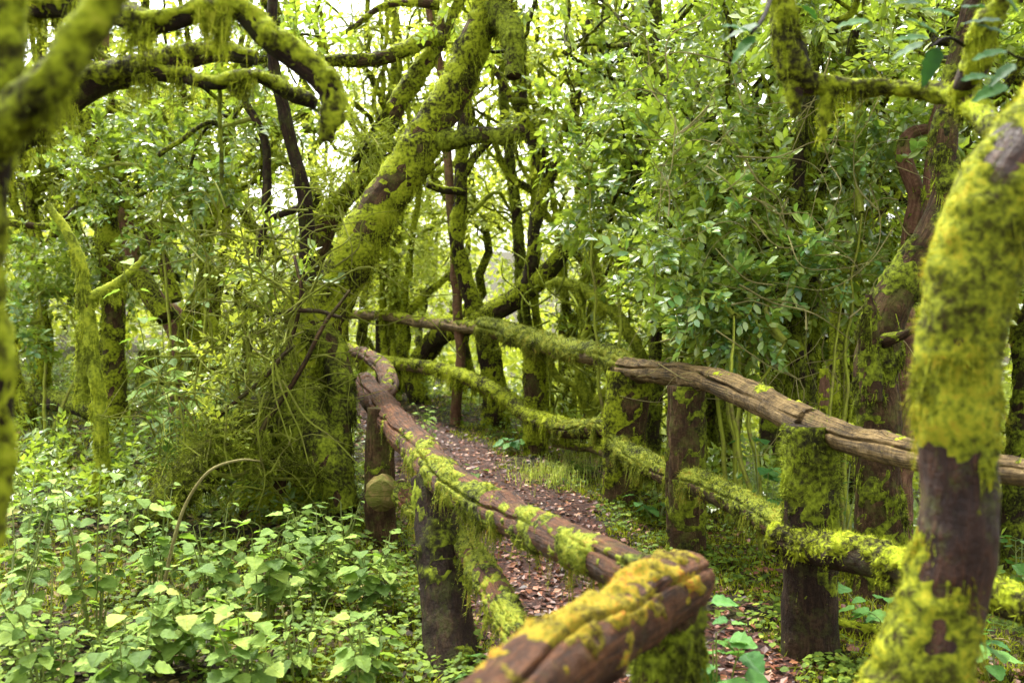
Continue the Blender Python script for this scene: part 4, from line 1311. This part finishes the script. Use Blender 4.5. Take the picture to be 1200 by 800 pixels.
ln = Lines()
arcs(ln, 170, (225, 240, 400, 470), 5.8, 6.7, 71, .005, (50, 150))
arcs(ln, 110, (170, 400, 350, 580), 5.6, 6.2, 72, .0045, (40, 110))
ln.build('dead_twigs', M['twig'], T1, 'stuff')
ln = Lines()
arcs(ln, 130, (760, 60, 1060, 470), 5.3, 6.4, 73, .004, (50, 150))
ln.build('bare_twigs', M['twig_pale'], SH, 'stuff')
ln = Lines()
for k, (pts) in enumerate([[(320, 420), (322, 450), (330, 490), (344, 530)], [(322, 425), (335, 470), (352, 515), (362, 545)], [(330, 445), (360, 490), (398, 520), (420, 545)],
                           [(230, 500), (210, 470), (216, 520), (200, 560)], [(310, 460), (300, 500), (310, 560), (300, 600)]]):
    ln2 = Lines()
    ln2.add([P(a, b_, 5.8 - .05 * i_) for i_, (a, b_) in enumerate(pts)], .007, .003, 6, .04, .02, k)
    ln2.build('aerial_root', M['twig'], T1)
# bigger dead branches criss-crossing at the trunk foot
for k, pts in enumerate([[(300, 520, 5.9, 8), (330, 470, 5.9, 9), (370, 400, 5.9, 7), (410, 340, 6.0, 5)], [(240, 500, 5.9, 8), (300, 450, 5.9, 7), (345, 405, 5.9, 5)],
                         [(312, 370, 6.2, 6), (360, 365, 6.1, 7), (400, 372, 6.0, 6)], [(345, 300, 6.2, 5), (352, 345, 6.1, 6), (340, 400, 6.1, 7), (318, 430, 6, 6)]]):
    p_, r_ = pxr(pts)
    log_obj('branch', tube(p_, r_ * .75, 9, .03, .1, k, wob=.03), M['bark'], T1)

# arched pale stem in the herbs
p_, r_ = pxr([(190, 700, 4.6, 4.5), (202, 640, 4.6, 4.5), (218, 590, 4.6, 4), (245, 552, 4.6, 3.5), (280, 539, 4.6, 3), (305, 540, 4.6, 1.5)])
g = np.array([p_[0][0], p_[0][1], gz(p_[0][0], p_[0][1]) - .03])
t = tube(np.vstack([g, p_]), np.r_[r_[0], r_], 8, .03, .05, 5)
tag(log_obj('arched_stem', t, M['twig_pale'], None), 'pale bare stem arching over the herbs in front of the mossy mound', 'stem')
# fallen log, stump, hanging vine
def simple_log(name, label, cat, pts, matk, mk, seed, mosskw=None, **k2):
    p_, r_ = pxr(pts)
    root = empty(name, p_[0], label, cat)
    t = tube(p_, r_, 22, .03, .16, seed, wob=.02)
    o = log_obj(k2.get('part', 'log'), t, M[matk], root)
    if mosskw is not False:
        kw = dict(cov=.55, thick=.02, L=.03, dens=4500, w_=.007, up=.6, seed=seed, drape=300)
        kw.update(mosskw or {})
        moss_obj(o, t, M[mk], **kw)
    return root


simple_log('fallen_log', 'dark fallen log on the floor at the far left', 'log', [(10, 452, 10.2, 20), (60, 468, 9.6, 22), (120, 486, 9.0, 18)], 'bark_dark', 'moss_dark', 81)
simple_log('tree_stump', 'small mossy stump among the herbs at left', 'stump', [(176, 452, 8.7, 30), (175, 430, 8.7, 24), (174, 410, 8.7, 18)], 'bark_dark', 'moss_dark', 82, dict(cov=.75), part='stump')
simple_log('fallen_branch', 'fallen mossy branch on the floor right of the thickest post', 'branch', [(985, 735, 4.4, 16), (1030, 742, 4.3, 14), (1065, 722, 4.2, 9)], 'bark', 'moss', 83, dict(dens=9000, w_=.005))
simple_log('hanging_vine', 'thin vine hanging from the dark bough at upper left', 'vine', [(257, 96, 3.12, 3.5), (257, 130, 3.12, 3.5), (259, 170, 3.12, 4.5), (260, 215, 3.12, 3)], 'bark', 'moss_dark', 84, dict(cov=.7, thick=.004, L=.008, w_=.002, dens=20000), part='stem')
simple_log('fallen_branch', 'pale dead branch lying under the lower rail near the forked tree', 'branch', [(650, 520, 8.6, 7), (700, 530, 8.2, 8), (745, 550, 7.6, 6)], 'wood_grey', 'moss', 85, dict(cov=.4))

# ------------------------------------------------------------------ floor: litter, ground cover, grass, far wood
def scatter(n_, xr, yr, seed, power=1.0):
    r = np.random.default_rng(seed)
    y = yr[0] + (yr[1] - yr[0]) * r.random(n_) ** power
    half = y * .56 + .3
    x = -half + 2 * half * r.random(n_)
    x = np.clip(x, *xr)
    return x, y


def ground_leaves(name, label, x, y, size, matk, seed, lift=.012, tilt=.35, res=8, shape=(1, 1, 1)):
    r = np.random.default_rng(seed)
    k = len(x)
    z = gz(x, y) + lift * r.random(k) + .006
    a = r.random(k) * 6.283
    X = np.stack([np.cos(a), np.sin(a), r.normal(size=k) * tilt], -1)
    Z = norm(np.array([0, 0, 1.0]) + r.normal(size=(k, 3)) * tilt)
    X = norm(X)
    Y = norm(np.cross(Z, X)); Z = np.cross(X, Y)
    s = (size * (.5 + r.random(k)))[:, None, None]
    LM = np.concatenate([np.stack([X * shape[0], Y * shape[1] * 1.3, Z * shape[2]], -1) * s, np.stack([x, y, z], -1)[..., None]], -1)
    V, F, _ = leaves_geo(LM, res, seed)
    rnd = np.repeat(r.random(k), len(V) // k)
    return tag(mesh_obj(name, V, None, F, M[matk], None, rnd=rnd, smooth=False), label, 'leaf litter' if 'litter' in name else 'ground cover', kind='stuff')


x, y = scatter(60000, (-9, 9), (2.2, 13.5), 5, 1.3)
pmk = path_mask(x, y)
rr_ = np.random.default_rng(9).random(len(x))
keep = pmk | (rr_ < .5)
near_path = pmk | ((x > np.interp(y, PY, PL) - .15) & (x < np.interp(y, PY, PR) + .9))
ground_leaves('path_litter', 'fallen reddish and pale brown leaves strewn over the footpath', x[near_path & keep], y[near_path & keep], .036, 'litter', 6, .015, .3, 4)
kk_ = keep & ~near_path
ground_leaves('leaf_litter', 'dark rotting leaves over the forest floor away from the path', x[kk_], y[kk_], .045, 'litter_dark', 7, .02, .35, 4)

# small clumps of ground cover, never on the trodden path
x, y = scatter(9000, (-9, 9), (3.0, 17), 15, 1.4)
pmk = path_mask(x, y)
dens = fbm(np.stack([x * .9, y * .9, 0 * x], -1), 60)
lefty = x < np.interp(y, PY, PL)
keep = (~pmk) & (dens > np.where(lefty, np.where(y > 6, .34, .42), .57))
x, y = x[keep], y[keep]
r = np.random.default_rng(16)
k = 9
ph = r.random((len(x), k)) * 6.283
rad = r.random((len(x), k)) * .07
hh = r.random((len(x), 1)) ** 2 * np.where(x < .2, .13, .05)[:, None] + .012 + r.random((len(x), k)) * .04
bx, by = (x[:, None] + np.cos(ph) * rad), (y[:, None] + np.sin(ph) * rad)
bz = gz(bx, by) + hh
X = norm(np.stack([np.cos(ph), np.sin(ph), r.normal(size=ph.shape) * .2 - .1], -1)).reshape(-1, 3)
Z = norm(np.array([0, 0, 1.0]) + r.normal(size=X.shape) * .3)
Y = norm(np.cross(Z, X)); Z = np.cross(X, Y)
s = (.014 + .026 * r.random(len(X)))[:, None, None]
LM = np.concatenate([np.stack([X, Y * 1.9, Z], -1) * s, np.stack([bx, by, bz], -1).reshape(-1, 3)[..., None]], -1)
V, F, rn = leaves_geo(LM, 8, 17)
tag(mesh_obj('ground_cover', V, None, F, M['cover'], None, rnd=rn, smooth=False), 'small green leafy ground cover across the forest floor', 'ground cover', kind='stuff')


def blades(name, label, cx, cy, spread, n_, length, matk, seed, width=.004, cat='grass'):
    r = np.random.default_rng(seed)
    x = cx + r.normal(size=n_) * spread
    y = cy + r.normal(size=n_) * spread * 1.2
    b_ = np.stack([x, y, gz(x, y)], -1)
    a = r.random(n_) * 6.283
    out_ = np.stack([np.cos(a), np.sin(a), 0 * a], -1)
    l = (length * (.4 + .8 * r.random(n_)))[:, None]
    side = norm(np.cross(out_, [0, 0, 1.0])) * width * .5
    lean = (.2 + .6 * r.random(n_))[:, None]
    m_ = b_ + (out_ * lean * .4 + np.array([0, 0, .75])) * l
    tip = b_ + (out_ * lean * 1.1 + np.array([0, 0, .85 - .2])) * l
    V = np.stack([b_ - side, b_ + side, m_ + side * .8, m_ - side * .8, tip], 1).reshape(-1, 3)
    o = np.arange(n_)[:, None] * 5
    q = o + np.array([0, 1, 2, 3]); t_ = o + np.array([3, 2, 4])
    return tag(mesh_obj(name, V, q, t_, M[matk], None, rnd=np.repeat(r.random(n_), 5), smooth=False), label, cat, kind='stuff')


g = G(645, 562)
blades('grass_tuft', 'yellow-green grass beside the path right of the forked tree', g[0], g[1], .17, 420, .13, 'grass', 91)
g = G(690, 545)
blades('grass_tuft', 'grass under the sagging lower rail', g[0], g[1], .25, 380, .12, 'grass', 92)
# mossy tussocks and fine growth all over the left floor
x, y = scatter(52000, (-9, 9), (2.8, 16), 25, 1.3)
keep = (~path_mask(x, y)) & (fbm(np.stack([x * 1.3, y * 1.3, 0 * x], -1), 70) > .38)
x, y = x[keep], y[keep]
b_ = np.stack([x, y, gz(x, y)], -1)
b3 = np.repeat(b_, 5, 0) + np.random.default_rng(3).normal(size=(len(b_) * 5, 3)) * np.array([.025, .025, 0])
r = np.random.default_rng(4)
dr = norm(np.array([0, 0, .8]) + r.normal(size=b3.shape) * .5)
V, F, rn = strands(b3, dr, .007, .02 + .05 * r.random(len(b3)), 6)
tag(mesh_obj('floor_moss', V, None, F, M['moss'], None, rnd=rn, smooth=False), 'short moss and fine sprigs on the forest floor', 'moss', kind='stuff')

# knee-high undergrowth farther off on the left and beyond the fence
r = np.random.default_rng(116)
x, y = scatter(2600, (-10, 9), (6.0, 17), 115, 1.1)
keep = (~path_mask(x, y)) & ((x < np.interp(y, PY, PL) - .25) | (x > np.interp(y, FENCE_Y, FENCE_X) + .25)) & (fbm(np.stack([x * .8, y * .8, 0 * x], -1), 161) > .42)
x, y = x[keep], y[keep]
k = 3
bx = np.repeat(x, k) + r.normal(size=len(x) * k) * .10
by = np.repeat(y, k) + r.normal(size=len(x) * k) * .10
base = np.stack([bx, by, gz(bx, by) + .04 + .30 * r.random(len(bx)) ** 1.5], -1)
LM, TV, TF = sprays(base, norm(r.normal(size=base.shape) * np.array([1, 1, .3]) + np.array([0, 0, .25])), 'lime', .85, 117)
V, F, rn = leaves_geo(LM, 4, 118)
tag(mesh_obj('undergrowth', V, None, F, M['laurel'], None, rnd=rn, smooth=False), 'low bright green undergrowth beneath the farther trees', 'undergrowth', kind='stuff')

# fallen sticks on the floor
ln = Lines()
r = np.random.default_rng(33)
x, y = scatter(420, (-9, 9), (3, 12), 34)
for k in range(len(x)):
    a = r.random() * 6.28
    l = .08 + .35 * r.random() ** 2
    p0 = np.array([x[k], y[k], gz(x[k], y[k]) + .012])
    x1, y1 = x[k] + math.cos(a) * l, y[k] + math.sin(a) * l
    p2 = np.array([x1, y1, gz(x1, y1) + .015 + .05 * r.random() ** 2])
    ln.add([p0, (p0 + p2) / 2 + r.normal(size=3) * .01, p2], .004, .002, 4, .1, .01, k)
tag(ln.build('fallen_twigs', M['twig'], None, 'stuff'), 'thin broken twigs strewn over the forest floor', 'twigs')

# the far wood: one mass beyond the trees one can tell apart
r = np.random.default_rng(50)
n_ = 15000
ang = (r.random(n_) - .5) * 1.35
dist = 15 + 14 * r.random(n_)
x, y = np.sin(ang) * dist, np.cos(ang) * dist
z0 = gz(x, y)
z = z0 + r.random(n_) ** 1.15 * 9.5
cc = np.stack([x, y, z], -1)
keep = fbm(cc * np.array([.35, .35, .45]), 51, 3) > .43 + np.clip((z - 2.5) * .035, -.25, .12)
cc = cc[keep]
LM, TV, TF = sprays(cc, norm(r.normal(size=cc.shape)), 'lime', 2.6, 52)
V, F, rn = leaves_geo(LM, 4, 53)
FWO = tag(mesh_obj('far_wood', V, None, F, M['lime'], None, rnd=rn, smooth=False), 'pale leafy mass of the far wood beyond the last trunks', 'wood', kind='stuff')
ln = Lines()
for k in range(70):
    a = (r.random() - .5) * 1.3
    dd = 14 + 11 * r.random()
    x0, y0 = math.sin(a) * dd, math.cos(a) * dd
    b0 = np.array([x0, y0, gz(x0, y0) - .2])
    top = b0 + np.array([r.normal() * .9, r.normal() * .6, 7.5])
    ln.add([b0, (b0 + top) / 2 + r.normal(size=3) * .35, top], .05 + .05 * r.random(), .03, 7, .25, .35, k)
o = ln.build('trunks', M['moss'], FWO, 'stuff')
